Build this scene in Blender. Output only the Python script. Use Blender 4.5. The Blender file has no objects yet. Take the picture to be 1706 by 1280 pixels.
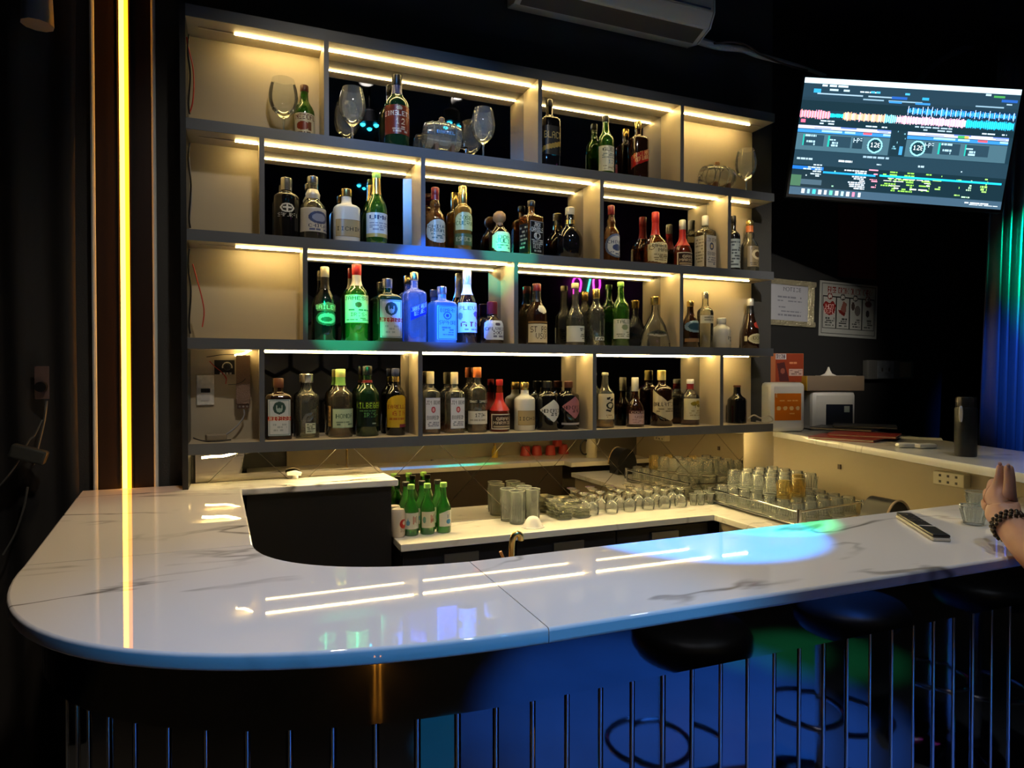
import bpy, bmesh, math, random
import numpy as np
from mathutils import Vector, Matrix
random.seed(7)
R_ = math.radians
scene = bpy.context.scene
COL = scene.collection
# ------------------------------------------------------------------ camera
EYE = 1.52
FPX = 1120.0
PSI = math.atan(456.6 / 1120); TH = math.atan(16 / 1120.0)
cam_d = bpy.data.cameras.new('camera'); cam = bpy.data.objects.new('camera', cam_d); COL.objects.link(cam)
cam_d.sensor_width = 36; cam_d.lens = FPX / 1706 * 36; cam_d.clip_start = 0.02
cam.location = (0, 0, EYE); cam.rotation_euler = (math.pi / 2 - TH, 0, -PSI)
scene.camera = cam
# ------------------------------------------------------------------ world, view, sampling quality
w = bpy.data.worlds.new('world'); scene.world = w; w.use_nodes = True
w.node_tree.nodes['Background'].inputs[0].default_value = (0.55, 0.6, 0.75, 1)
w.node_tree.nodes['Background'].inputs[1].default_value = 0.006
vs = scene.view_settings
vs.view_transform = 'Standard'; vs.look = 'None'; vs.gamma = 1; vs.use_curve_mapping = False; vs.exposure = 0.7
cy = scene.cycles
cy.use_denoising = True
cy.max_bounces = 10; cy.diffuse_bounces = 3; cy.glossy_bounces = 5; cy.transmission_bounces = 8; cy.transparent_max_bounces = 24
cy.use_adaptive_sampling = True; cy.adaptive_threshold = .03
cy.caustics_reflective = False; cy.caustics_refractive = False
cy.sample_clamp_indirect = 6.0; cy.sample_clamp_direct = 0
# ------------------------------------------------------------------ lamps (ceiling spots are added, out of view; housings are built further down)
def spot(name, loc, to, power, color, angle, blend=0.4, radius=0.05):
    d = bpy.data.lights.new(name, 'SPOT'); d.energy = power; d.color = color
    d.spot_size = R_(angle); d.spot_blend = blend; d.shadow_soft_size = radius
    o = bpy.data.objects.new(name, d); COL.objects.link(o); o.location = loc
    o.rotation_euler = (Vector(to) - Vector(loc)).to_track_quat('-Z', 'Y').to_euler()
    return o
CEIL = 3.75
DOWN = [(0.05, 1.75), (0.9, 0.85), (2.2, 1.0)]  # downlights added overhead, out of view, to brighten the bar top
spot('downlight_lamp', (DOWN[0][0], DOWN[0][1], CEIL - .06), (-0.1, 1.75, 1), 46, (1.0, .78, .54), 62, .8, .06)
spot('downlight_lamp', (DOWN[1][0], DOWN[1][1], CEIL - .06), (0.85, 1.1, 1), 31, (.97, .95, 1.0), 66, .8, .06)
spot('downlight_lamp', (DOWN[2][0], DOWN[2][1], CEIL - .06), (1.9, 1.2, 1), 30, (.85, .92, 1.0), 62, .8, .06)
SHELFWASH = [(0.35, 1.05), (1.55, 1.05), (1.2, -0.3)]  # unseen track spots added to brighten bottle fronts and wall notices
for k, (x_, y_) in enumerate(SHELFWASH):
    spot('track_lamp', (x_, y_, CEIL - .16), [(.45, 2.9, 1.65), (1.75, 2.9, 1.65), (3.3, 3.4, 1.75)][k], [52, 52, 330][k], (1.0, .90, .76), [62, 62, 19][k], 1.0, .05)
# party lights: where each head hangs and what it throws
HEADS = [(1.53, 0.95, 3.40), (0.95, 0.70, 3.40), (-0.35, -0.5, 3.3), (2.6, 0.4, 3.40), (1.2, -1.0, 3.4)]
spot('party_beam', HEADS[0], (1.19, 1.53, 1.085), 520, (0.0, .25, 1.0), 16.5, .3, .012)
spot('party_beam', HEADS[0], (1.45, 1.60, 1.085), 420, (0.0, 1.0, .35), 12, .6, .012)
spot('party_beam', HEADS[2], (0.82, 2.85, 1.86), 2400, (0.0, .14, 1.0), 7.0, .35, .012)
spot('party_beam', HEADS[2], (0.42, 2.85, 1.72), 900, (0.0, 1.0, .42), 5.2, .6, .012)
spot('party_beam', HEADS[2], (1.15, 2.85, 2.05), 750, (0.0, 1.0, .55), 4.2, .6, .012)
spot('party_beam', HEADS[2], (0.85, 2.85, 2.35), 200, (.1, .4, 1.0), 20, .9, .012)
spot('party_beam', HEADS[4], (0.35, 1.03, 1.0), 130, (.05, .40, 1.0), 26, .7, .02)
spot('party_beam', HEADS[3], (1.75, -0.35, 0), 1000, (0.03, .20, 1.0), 34, .6, .02)
spot('party_beam', HEADS[4], (2.75, -0.6, 0), 260, (0.05, 1.0, .3), 14, .8, .02)
spot('party_beam', HEADS[4], (0.5, -0.45, 0), 420, (0.0, .45, 1.0), 10, .5, .02)
spot('party_beam', HEADS[3], (5.05, 2.8, 2.05), 330, (0.0, 1.0, .45), 17, .9, .02)
spot('party_beam', HEADS[3], (5.0, 2.8, 1.3), 560, (0.02, .14, 1.0), 19, .9, .02)
# ------------------------------------------------------------------ placing things from where they are seen
F_ = Vector((math.sin(PSI) * math.cos(TH), math.cos(PSI) * math.cos(TH), -math.sin(TH)))
Rt = Vector((math.cos(PSI), -math.sin(PSI), 0)); Up = Rt.cross(F_); CAM = Vector((0, 0, EYE))
def ray(x, y): return F_ + Rt * ((x - 853) / FPX) - Up * ((y - 640) / FPX)
def at_y(x, y, Y):
    d = ray(x, y); return CAM + d * (Y / d.y)
def at_z(x, y, Z):
    d = ray(x, y); return CAM + d * ((Z - EYE) / d.z)
def at_x(x, y, X):
    d = ray(x, y); return CAM + d * (X / d.x)
def at_d(x, y, D): return CAM + ray(x, y) * D
MIRROR = 2.97
def mirrored_z(x, y, Z):
    p = at_z(x, y, Z); p.y = 2 * MIRROR - p.y; return p
def mirrored_y(x, y, Y):
    p = at_y(x, y, 2 * MIRROR - Y); p.y = Y; return p
# ------------------------------------------------------------------ materials
def lin(c):
    return tuple((v / 12.92 if v <= .04045 else ((v + .055) / 1.055) ** 2.4) for v in c[:3])
def rgb(h):
    return lin(tuple(int(h[i:i + 2], 16) / 255 for i in (0, 2, 4)))
MATS = {}
def M(name, col=(.5, .5, .5), rough=.5, metal=0, trans=0, ior=1.45, coat=0, emit=None, estr=0, spec=.5, bump=0, bscale=50, var=0, vscale=8, alpha=1, subs=0):
    if name in MATS: return MATS[name]
    m = bpy.data.materials.new(name); m.use_nodes = True; MATS[name] = m
    nt = m.node_tree; b = nt.nodes['Principled BSDF']; I = b.inputs
    c = rgb(col) if isinstance(col, str) else col
    I['Base Color'].default_value = (*c, 1); I['Roughness'].default_value = rough; I['Metallic'].default_value = metal
    I['Transmission Weight'].default_value = trans; I['IOR'].default_value = ior; I['Coat Weight'].default_value = coat
    I['Coat Roughness'].default_value = .05; I['Specular IOR Level'].default_value = spec; I['Alpha'].default_value = alpha
    if subs: I['Subsurface Weight'].default_value = subs; I['Subsurface Radius'].default_value = (.01, .004, .002)
    if emit is not None:
        e = rgb(emit) if isinstance(emit, str) else emit
        I['Emission Color'].default_value = (*e, 1); I['Emission Strength'].default_value = estr
    if var or bump:
        tc = nt.nodes.new('ShaderNodeTexCoord')
    if var:
        n = nt.nodes.new('ShaderNodeTexNoise'); n.inputs['Scale'].default_value = vscale; n.inputs['Detail'].default_value = 5
        nt.links.new(tc.outputs['Object'], n.inputs['Vector'])
        mx = nt.nodes.new('ShaderNodeMix'); mx.data_type = 'RGBA'
        mx.inputs['A'].default_value = (*[v * (1 - var) for v in c], 1); mx.inputs['B'].default_value = (*[min(1, v * (1 + var)) for v in c], 1)
        nt.links.new(n.outputs['Fac'], mx.inputs['Factor']); nt.links.new(mx.outputs['Result'], I['Base Color'])
    if bump:
        n2 = nt.nodes.new('ShaderNodeTexNoise'); n2.inputs['Scale'].default_value = bscale; n2.inputs['Detail'].default_value = 3
        nt.links.new(tc.outputs['Object'], n2.inputs['Vector'])
        bp = nt.nodes.new('ShaderNodeBump'); bp.inputs['Strength'].default_value = bump; bp.inputs['Distance'].default_value = .01
        nt.links.new(n2.outputs['Fac'], bp.inputs['Height']); nt.links.new(bp.outputs['Normal'], I['Normal'])
    return m
def thin_glass(name, tint=(.93, .95, .92), gloss=.02, extra=.03, haze=.20, fres=.22):
    if name in MATS: return MATS[name]
    m = bpy.data.materials.new(name); m.use_nodes = True; MATS[name] = m
    nt = m.node_tree; nt.nodes.clear()
    out = nt.nodes.new('ShaderNodeOutputMaterial'); mix = nt.nodes.new('ShaderNodeMixShader')
    t = nt.nodes.new('ShaderNodeBsdfTransparent'); t.inputs[0].default_value = (*tint, 1)
    g = nt.nodes.new('ShaderNodeBsdfGlossy'); g.inputs['Roughness'].default_value = gloss; g.inputs[0].default_value = (.95, .97, .95, 1)
    lw = nt.nodes.new('ShaderNodeLayerWeight'); lw.inputs[0].default_value = fres
    ad = nt.nodes.new('ShaderNodeMath'); ad.operation = 'ADD'; ad.inputs[1].default_value = extra; ad.use_clamp = True
    nt.links.new(lw.outputs['Fresnel'], ad.inputs[0]); nt.links.new(ad.outputs[0], mix.inputs[0])
    tr = nt.nodes.new("ShaderNodeBsdfTranslucent"); tr.inputs[0].default_value = (*tint, 1); df = nt.nodes.new("ShaderNodeBsdfDiffuse"); df.inputs[0].default_value = (*tint, 1)
    m1 = nt.nodes.new("ShaderNodeMixShader"); m1.inputs[0].default_value = .5; nt.links.new(tr.outputs[0], m1.inputs[1]); nt.links.new(df.outputs[0], m1.inputs[2])
    m2 = nt.nodes.new("ShaderNodeMixShader"); m2.inputs[0].default_value = haze; nt.links.new(t.outputs[0], m2.inputs[1]); nt.links.new(m1.outputs[0], m2.inputs[2])
    nt.links.new(m2.outputs[0], mix.inputs[1]); nt.links.new(g.outputs[0], mix.inputs[2]); nt.links.new(mix.outputs[0], out.inputs[0])
    return m
def print_mat(name, rough=.45, emit=0, metal=0):
    if name in MATS: return MATS[name]
    m = bpy.data.materials.new(name); m.use_nodes = True; MATS[name] = m
    nt = m.node_tree; b = nt.nodes['Principled BSDF']
    a = nt.nodes.new('ShaderNodeAttribute'); a.attribute_name = 'ink'
    b.inputs['Roughness'].default_value = rough; b.inputs['Metallic'].default_value = metal
    if emit:
        b.inputs['Base Color'].default_value = (.01, .01, .01, 1)
        nt.links.new(a.outputs['Color'], b.inputs['Emission Color']); b.inputs['Emission Strength'].default_value = emit
    else:
        nt.links.new(a.outputs['Color'], b.inputs['Base Color'])
    return m
def marble(name, base, vein, scale=1.0, rough=.05, amount=.75):
    if name in MATS: return MATS[name]
    m = bpy.data.materials.new(name); m.use_nodes = True; MATS[name] = m
    nt = m.node_tree; b = nt.nodes['Principled BSDF']; L = nt.links.new
    tc = nt.nodes.new('ShaderNodeTexCoord'); mp = nt.nodes.new('ShaderNodeMapping')
    mp.inputs['Rotation'].default_value = (0, 0, R_(38)); mp.inputs['Scale'].default_value = (scale * .75, scale * 2.3, scale)
    L(tc.outputs['Object'], mp.inputs['Vector'])
    n1 = nt.nodes.new('ShaderNodeTexNoise'); n1.inputs['Scale'].default_value = 1.5; n1.inputs['Detail'].default_value = 4; n1.inputs['Roughness'].default_value = .5; n1.inputs['Distortion'].default_value = .5
    L(mp.outputs['Vector'], n1.inputs['Vector'])
    def band(src, width):
        s = nt.nodes.new('ShaderNodeMath'); s.operation = 'SUBTRACT'; s.inputs[1].default_value = .5; L(src, s.inputs[0])
        a = nt.nodes.new('ShaderNodeMath'); a.operation = 'ABSOLUTE'; L(s.outputs[0], a.inputs[0])
        r = nt.nodes.new('ShaderNodeMapRange'); r.interpolation_type = 'SMOOTHSTEP'; r.inputs['From Max'].default_value = width; r.inputs['To Min'].default_value = 1; r.inputs['To Max'].default_value = 0
        L(a.outputs[0], r.inputs['Value']); return r.outputs[0]
    v1 = band(n1.outputs['Fac'], .024)
    n2 = nt.nodes.new('ShaderNodeTexNoise'); n2.inputs['Scale'].default_value = 2.2; n2.inputs['Detail'].default_value = 3
    L(tc.outputs['Object'], n2.inputs['Vector'])
    gate = nt.nodes.new('ShaderNodeMapRange'); gate.inputs['From Min'].default_value = .47; gate.inputs['From Max'].default_value = .62
    L(n2.outputs['Fac'], gate.inputs['Value'])
    mu = nt.nodes.new('ShaderNodeMath'); mu.operation = 'MULTIPLY'; L(v1, mu.inputs[0]); L(gate.outputs[0], mu.inputs[1])
    mu2 = nt.nodes.new('ShaderNodeMath'); mu2.operation = 'MULTIPLY'; mu2.inputs[1].default_value = amount; L(mu.outputs[0], mu2.inputs[0])
    mx = nt.nodes.new('ShaderNodeMix'); mx.data_type = 'RGBA'; mx.inputs['A'].default_value = (*base, 1); mx.inputs['B'].default_value = (*vein, 1)
    L(mu2.outputs[0], mx.inputs['Factor']); L(mx.outputs['Result'], b.inputs['Base Color'])
    b.inputs['Roughness'].default_value = rough; b.inputs['IOR'].default_value = 1.6
    return m
BLACKWALL = M('black_wall_paint', (.045, .045, .043), .75, bump=.15, bscale=180)
BLACKPANEL = M('black_laminate', (.014, .014, .015), .35)
BROWNPANEL = M('dark_brown_panel', (.018, .010, .008), .4)
LAM = M('taupe_laminate', (.42, .355, .25), .45, var=.05, vscale=3)
LAMDARK = M('grey_edge_band', (.095, .10, .11), .4)  # same laminate on unlit fronts: the shade is put into the colour
MARBLE = marble('white_marble', (.78, .77, .76), (.16, .145, .125), 1.0, .02, .9)
QUARTZ = marble('cream_quartz', (.80, .77, .68), (.42, .38, .30), 1.8, .2, .5)
MIRR = M('dark_mirror', (.42, .42, .44), .015, 1)
MIRR2 = M('bronze_mirror', (.50, .45, .38), .015, 1)
GROOVE = M('mirror_joint', (.62, .58, .50), .3, .6)
LED = M('warm_led', (.9, .9, .8), .4, emit=(1.0, .74, .29), estr=46)
LEDU = M('warm_led_under', (.9, .9, .8), .4, emit=(1.0, .76, .32), estr=75)
LEDO = M('orange_led', (.9, .6, .2), .4, emit=(1.0, .36, .03), estr=9)
LEDO2 = M('amber_led_diffuser', (.9, .4, .05), .4, emit=(1.0, .28, .01), estr=2.2)
CHROME = M('chrome', (.75, .75, .76), .12, 1)
STEEL = M('brushed_steel', (.5, .5, .5), .3, 1)
GOLD = M('gold_metal', (.75, .52, .20), .25, 1)
BLACKGLOSS = M('black_mirror_panel', (.22, .22, .23), .04, 1)
BLACKPL = M('black_plastic', (.012, .012, .013), .35)
WHITEPL = M('white_plastic', (.75, .74, .70), .4)
CREAMPL = M('cream_plastic', (.72, .66, .50), .4)
GLASS = thin_glass('clear_drinking_glass')
GLASSY = thin_glass('amber_drinking_glass', (.95, .80, .38))
# ------------------------------------------------------------------ mesh helpers
def mesh_obj(name, verts, faces, mat, parent=None, smooth=None):
    me = bpy.data.meshes.new(name); me.from_pydata([tuple(v) for v in verts], [], faces); me.validate()
    if mat: me.materials.append(mat)
    if smooth:
        me.polygons.foreach_set('use_smooth', [True] * len(me.polygons)); me.set_sharp_from_angle(angle=R_(smooth))
    me.update()
    o = bpy.data.objects.new(name, me); COL.objects.link(o)
    if parent: o.parent = parent
    return o
def thing(name, label, cat, loc=(0, 0, 0), rz=0, group=None, kind=None):
    o = bpy.data.objects.new(name, None); COL.objects.link(o); o.empty_display_size = .05
    o.location = loc; o.rotation_euler = (0, 0, rz); tag(o, label, cat, group, kind); return o
def tag(o, label=None, cat=None, group=None, kind=None):
    if label: o['label'] = label
    if cat: o['category'] = cat
    if group: o['group'] = group
    if kind: o['kind'] = kind
    return o
class MB:
    def __init__(s): s.v = []; s.f = []
    def add(s, vs, fs):
        k = len(s.v); s.v += [tuple(v) for v in vs]; s.f += [[i + k for i in f] for f in fs]; return s
    def box(s, x0, x1, y0, y1, z0, z1):
        return s.add([(x, y, z) for z in (z0, z1) for y in (y0, y1) for x in (x0, x1)],
                     [(0, 2, 3, 1), (4, 5, 7, 6), (0, 1, 5, 4), (2, 6, 7, 3), (0, 4, 6, 2), (1, 3, 7, 5)])
    def bar(s, p, q, r, seg=8): return s.tube([p, q], r, seg)
    def tube(s, pts, r, seg=8, closed=False):
        pts = [Vector(p) for p in pts]; n = len(pts); rs = r if isinstance(r, (list, tuple)) else [r] * n
        vs = []; prev = None
        for i, p in enumerate(pts):
            if closed: t = pts[(i + 1) % n] - pts[i - 1]
            else: t = pts[min(i + 1, n - 1)] - pts[max(i - 1, 0)]
            t.normalize()
            if prev is None:
                a = t.orthogonal().normalized()
            else:
                a = (prev - t * prev.dot(t)); a = a.normalized() if a.length > 1e-6 else t.orthogonal().normalized()
            prev = a; b = t.cross(a)
            for k in range(seg):
                th = 2 * math.pi * k / seg; vs.append(p + (a * math.cos(th) + b * math.sin(th)) * rs[i])
        fs = []
        for i in range(n if closed else n - 1):
            for k in range(seg):
                j = (i + 1) % n
                fs.append((i * seg + k, i * seg + (k + 1) % seg, j * seg + (k + 1) % seg, j * seg + k))
        if not closed: fs += [tuple(range(seg))[::-1], tuple((n - 1) * seg + k for k in range(seg))]
        return s.add(vs, fs)
    def lathe(s, prof, seg=20, c=(0, 0, 0), cap0=True, cap1=True):
        vs = []; n = len(prof)
        for r, z in prof:
            for k in range(seg):
                th = 2 * math.pi * k / seg; vs.append((c[0] + r * math.cos(th), c[1] + r * math.sin(th), c[2] + z))
        fs = [(i * seg + k, i * seg + (k + 1) % seg, (i + 1) * seg + (k + 1) % seg, (i + 1) * seg + k) for i in range(n - 1) for k in range(seg)]
        if cap0: fs.append(tuple(range(seg))[::-1])
        if cap1: fs.append(tuple((n - 1) * seg + k for k in range(seg)))
        return s.add(vs, fs)
    def prism(s, poly, z0, z1):
        n = len(poly)
        return s.add([(x, y, z0) for x, y in poly] + [(x, y, z1) for x, y in poly],
                     [tuple(range(n))[::-1], tuple(range(n, 2 * n))] + [(i, (i + 1) % n, n + (i + 1) % n, n + i) for i in range(n)])
    def build(s, name, mat, parent=None, smooth=None, bevel=0, seg=2, skip=None):
        o = mesh_obj(name, s.v, s.f, mat, parent, None)
        me = o.data
        if bevel:
            bm = bmesh.new(); bm.from_mesh(me)
            es = [e for e in bm.edges if len(e.link_faces) == 2 and e.calc_face_angle(0) > .5 and not (skip and skip((e.verts[0].co + e.verts[1].co) / 2))]
            bmesh.ops.bevel(bm, geom=es, offset=bevel, segments=seg, affect='EDGES', profile=.5, clamp_overlap=True)
            bm.to_mesh(me); bm.free(); smooth = smooth or 40
        if smooth:
            me.polygons.foreach_set('use_smooth', [True] * len(me.polygons)); me.set_sharp_from_angle(angle=R_(smooth))
            if bevel: me.polygons.foreach_set('use_smooth', [max(abs(c) for c in p.normal) < .9995 for p in me.polygons])
        return o
def box(name, x0, x1, y0, y1, z0, z1, mat, parent=None, bevel=0):
    return MB().box(x0, x1, y0, y1, z0, z1).build(name, mat, parent, bevel=bevel)
def copy_tree(o, parent=None):
    c = o.copy(); COL.objects.link(c); c.parent = parent
    for ch in o.children: copy_tree(ch, c)
    return c
def bez(p0, p1, p2, p3, n):
    out = []
    for i in range(n + 1):
        t = i / n; a = (1 - t) ** 3; b = 3 * t * (1 - t) ** 2; c = 3 * t * t * (1 - t); d = t ** 3
        out.append(tuple(a * p0[k] + b * p1[k] + c * p2[k] + d * p3[k] for k in range(len(p0))))
    return out
def smooth_path(pts, n=8):
    pts = [Vector(p) for p in pts]; out = []
    for i in range(len(pts) - 1):
        p0 = pts[max(i - 1, 0)]; p1 = pts[i]; p2 = pts[i + 1]; p3 = pts[min(i + 2, len(pts) - 1)]
        for k in range(n):
            t = k / n
            out.append(.5 * ((2 * p1) + (p2 - p0) * t + (2 * p0 - 5 * p1 + 4 * p2 - p3) * t * t + (3 * p1 - p0 - 3 * p2 + p3) * t ** 3))
    out.append(pts[-1]); return out
# ------------------------------------------------------------------ flat print: a little canvas whose cells become coloured faces
FONT = {k: v.split() for k, v in {
 'A': '0e 11 11 1f 11 11 11', 'B': '1e 11 11 1e 11 11 1e', 'C': '0e 11 10 10 10 11 0e', 'D': '1e 11 11 11 11 11 1e', 'E': '1f 10 10 1e 10 10 1f',
 'F': '1f 10 10 1e 10 10 10', 'G': '0e 11 10 17 11 11 0f', 'H': '11 11 11 1f 11 11 11', 'I': '0e 04 04 04 04 04 0e', 'J': '07 02 02 02 02 12 0c',
 'K': '11 12 14 18 14 12 11', 'L': '10 10 10 10 10 10 1f', 'M': '11 1b 15 15 11 11 11', 'N': '11 19 15 13 11 11 11', 'O': '0e 11 11 11 11 11 0e',
 'P': '1e 11 11 1e 10 10 10', 'Q': '0e 11 11 11 15 12 0d', 'R': '1e 11 11 1e 14 12 11', 'S': '0f 10 10 0e 01 01 1e', 'T': '1f 04 04 04 04 04 04',
 'U': '11 11 11 11 11 11 0e', 'V': '11 11 11 11 11 0a 04', 'W': '11 11 11 15 15 1b 11', 'X': '11 11 0a 04 0a 11 11', 'Y': '11 11 0a 04 04 04 04',
 'Z': '1f 01 02 04 08 10 1f', '0': '0e 11 13 15 19 11 0e', '1': '04 0c 04 04 04 04 0e', '2': '0e 11 01 02 04 08 1f', '3': '1f 02 04 02 01 11 0e',
 '4': '02 06 0a 12 1f 02 02', '5': '1f 10 1e 01 01 11 0e', '6': '06 08 10 1e 11 11 0e', '7': '1f 01 02 04 08 08 08', '8': '0e 11 11 0e 11 11 0e',
 '9': '0e 11 11 0f 01 02 0c', '!': '04 04 04 04 04 00 04', "'": '04 04 08 00 00 00 00', '.': '00 00 00 00 00 0c 0c', '&': '0c 12 14 08 15 12 0d', ' ': '00 00 00 00 00 00 00'}.items()}
class Canvas:
    def __init__(s, w, h, bg=None):
        s.w, s.h = w, h; s.a = np.zeros((h, w, 4))
        if bg is not None: s.a[:, :, :3] = rgb(bg); s.a[:, :, 3] = 1
    def c(s, col): return np.array([*rgb(col), 1.0]) if col is not None else np.zeros(4)
    def rect(s, x0, y0, x1, y1, col):
        X0, X1 = int(round(x0 * s.w)), int(round(x1 * s.w)); Y0, Y1 = int(round(y0 * s.h)), int(round(y1 * s.h))
        s.a[max(0, Y0):max(Y1, Y0 + 1), max(0, X0):max(X1, X0 + 1)] = s.c(col); return s
    def frame(s, x0, y0, x1, y1, col, t=1):
        tx, ty = t / s.w, t / s.h
        s.rect(x0, y0, x1, y0 + ty, col); s.rect(x0, y1 - ty, x1, y1, col); s.rect(x0, y0, x0 + tx, y1, col); s.rect(x1 - tx, y0, x1, y1, col); return s
    def ell(s, cx, cy_, rx, ry, col, inner=0):
        yy, xx = np.mgrid[0:s.h, 0:s.w]; d = (((xx + .5) / s.w - cx) / rx) ** 2 + (((yy + .5) / s.h - cy_) / ry) ** 2
        s.a[(d <= 1) & (d >= inner * inner)] = s.c(col); return s
    def poly(s, pts, col):
        yy, xx = np.mgrid[0:s.h, 0:s.w]; x = (xx + .5) / s.w; y = (yy + .5) / s.h; ins = np.zeros(x.shape, bool); n = len(pts)
        for i in range(n):
            (x0, y0), (x1, y1) = pts[i], pts[(i + 1) % n]
            if y0 == y1: continue
            ins ^= ((y0 > y) != (y1 > y)) & (x < (x1 - x0) * (y - y0) / (y1 - y0) + x0)
        s.a[ins] = s.c(col); return s
    def keep(s, pts):
        k = Canvas(s.w, s.h); k.poly(pts, 'ffffff'); s.a[k.a[:, :, 3] < .5] = 0; return s
    def keep_ell(s, cx, cy_, rx, ry):
        k = Canvas(s.w, s.h); k.ell(cx, cy_, rx, ry, 'ffffff'); s.a[k.a[:, :, 3] < .5] = 0; return s
    def text(s, t, cx, cy_, col, wide=None, sy=1, slant=0):
        n = len(t) * 6 - 1; sx = 1 if wide is None else wide * s.w / n
        W = max(1, int(round(n * sx))); H = int(7 * sy); x0 = int(round(cx * s.w - W / 2)); y0 = int(round(cy_ * s.h - H / 2)); C = s.c(col)
        for j in range(H):
            for i in range(W):
                g = int(i / sx); ch = FONT.get(t[min(g // 6, len(t) - 1)].upper())
                if ch is None or g % 6 == 5: continue
                if int(ch[min(6, int(j / sy))], 16) >> (4 - g % 6) & 1:
                    X = x0 + i + int(slant * i); Y = y0 + j + int(slant * i * 0)
                    Y = y0 + j - int(slant * i); X = x0 + i
                    if 0 <= X < s.w and 0 <= Y < s.h: s.a[Y, X] = C
        return s
    def scribble(s, x0, y0, x1, y1, col, rows=4, seed=0, fill=.7):
        r = random.Random(seed); rh = (y1 - y0) / rows
        for k in range(rows):
            x = x0 + (r.random() * .08)
            while x < x1:
                ww = r.uniform(.05, .16) * (x1 - x0) * 1.5
                if r.random() < fill: s.rect(x, y0 + k * rh, min(x + ww, x1), y0 + k * rh + rh * .62, col)
                x += ww + .03 * (x1 - x0)
        return s
    def mesh(s, name, fn, mat, parent=None):
        """fn(u,v) -> point, u across 0..1, v down 0..1"""
        h, w_ = s.h, s.w; used = s.a[:, :, 3] > .5
        idx = -np.ones((h + 1, w_ + 1), int); vs = []; fs = []; cols = []
        for j in range(h):
            for i in range(w_):
                if not used[j, i]: continue
                q = []
                for (jj, ii) in ((j, i), (j + 1, i), (j + 1, i + 1), (j, i + 1)):
                    if idx[jj, ii] < 0: idx[jj, ii] = len(vs); vs.append(fn(ii / w_, jj / h))
                    q.append(int(idx[jj, ii]))
                fs.append(q); cols.append(s.a[j, i])
        me = bpy.data.meshes.new(name); me.from_pydata([tuple(p) for p in vs], [], fs)
        at = me.attributes.new('ink', 'FLOAT_COLOR', 'FACE'); at.data.foreach_set('color', np.array(cols, dtype=np.float32).ravel())
        me.materials.append(mat); me.update()
        o = bpy.data.objects.new(name, me); COL.objects.link(o)
        if parent: o.parent = parent
        return o
def flat(o, ux, uy):
    o, ux, uy = Vector(o), Vector(ux), Vector(uy)
    return lambda u, v: o + ux * u + uy * v
PAPER = print_mat('printed_paper', .5)
GLOSSP = print_mat('glossy_print', .3)
SCREEN = print_mat('lit_screen', .3, emit=1.15)
# ================================================================== the room
def struct(o, label=None): o['kind'] = 'structure'; return o
RW = 3.40      # wall behind the side shelf
struct(box('floor', -3.2, 6.2, -4.2, 3.6, -.1, 0, M('dark_glossy_floor', (.22, .23, .25), .2, var=.3, vscale=2)))
struct(box('ceiling', -3.2, 6.2, -4.2, 3.6, CEIL, CEIL + .1, M('black_ceiling_paint', (.010, .010, .011), .8)))
wb = struct(box('wall_back', -3.2, 2.81, 2.99, 3.1, 0, CEIL, BLACKWALL))
struct(box('wall_back_corner', 2.71, 2.81, 3.1, 3.5, 1.2, CEIL, M('matt_black_paint', (.016, .016, .016), .8)))
struct(box('wall_back_recess', 2.71, 6.2, RW, 3.5, 0, CEIL, M('matt_black_paint', (.016, .016, .016), .8)))  # recess walls painted darker so the added spot's spill does not show
struct(box('wall_left', -3.2, -3.1, -4.2, 3.1, 0, CEIL, BLACKWALL))
struct(box('wall_right', 6.1, 6.2, -4.2, 3.5, 0, CEIL, BLACKWALL))
wo = struct(box('wall_front', -3.2, 6.2, -4.2, -4.1, 0, CEIL, BLACKWALL))
# hexagonal wall tiles opposite the bar (they show in the shelf mirrors)
hexm = M('grey_hexagon_tile', (.10, .10, .11), .3)
hp = MB(); hp.prism([(.22 * math.cos(R_(60 * k + 30)), .22 * math.sin(R_(60 * k + 30))) for k in range(6)], 0, .03)
hex0 = None
for r in range(5):
    for c in range(9):
        x = -1.2 + c * .42 + (r % 2) * .21; z = 1.0 + r * .365
        if hex0 is None:
            hex0 = hp.build('wall_tile', hexm, wo, bevel=.012); o = hex0
        else:
            o = hex0.copy(); COL.objects.link(o)
        o.rotation_euler = (R_(90), 0, 0); o.location = (x, -4.07, z)
# pilaster with the orange light line, two pale edge trims
PX = lambda x, y=500: at_y(x, y, 2.96).x
t = thing('light_pilaster', 'dark brown wall pilaster with a vertical orange light strip and pale edge trims', 'pilaster', (0, 0, 0))
box('panel', PX(163), PX(258), 2.955, 2.99, 0, CEIL, BROWNPANEL, t)
xo = PX(209)
box('light_channel', xo - .020, xo + .024, 2.945, 2.957, .2, CEIL, M('dark_aluminium', (.05, .04, .03), .4, .8), t)
box('light_strip', xo - .012, xo + .004, 2.934, 2.947, .2, CEIL, LEDO, t, bevel=.003)
box('light_diffuser', xo + .004, xo + .018, 2.939, 2.947, .2, CEIL, LEDO2, t, bevel=.002)
for px in (158, 259):
    MB().bar((PX(px), 2.945, 0), (PX(px), 2.945, CEIL), .008, 8).build('edge_trim', M('pale_grey_trim', (.62, .68, .68), .35), t, smooth=40)
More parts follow.
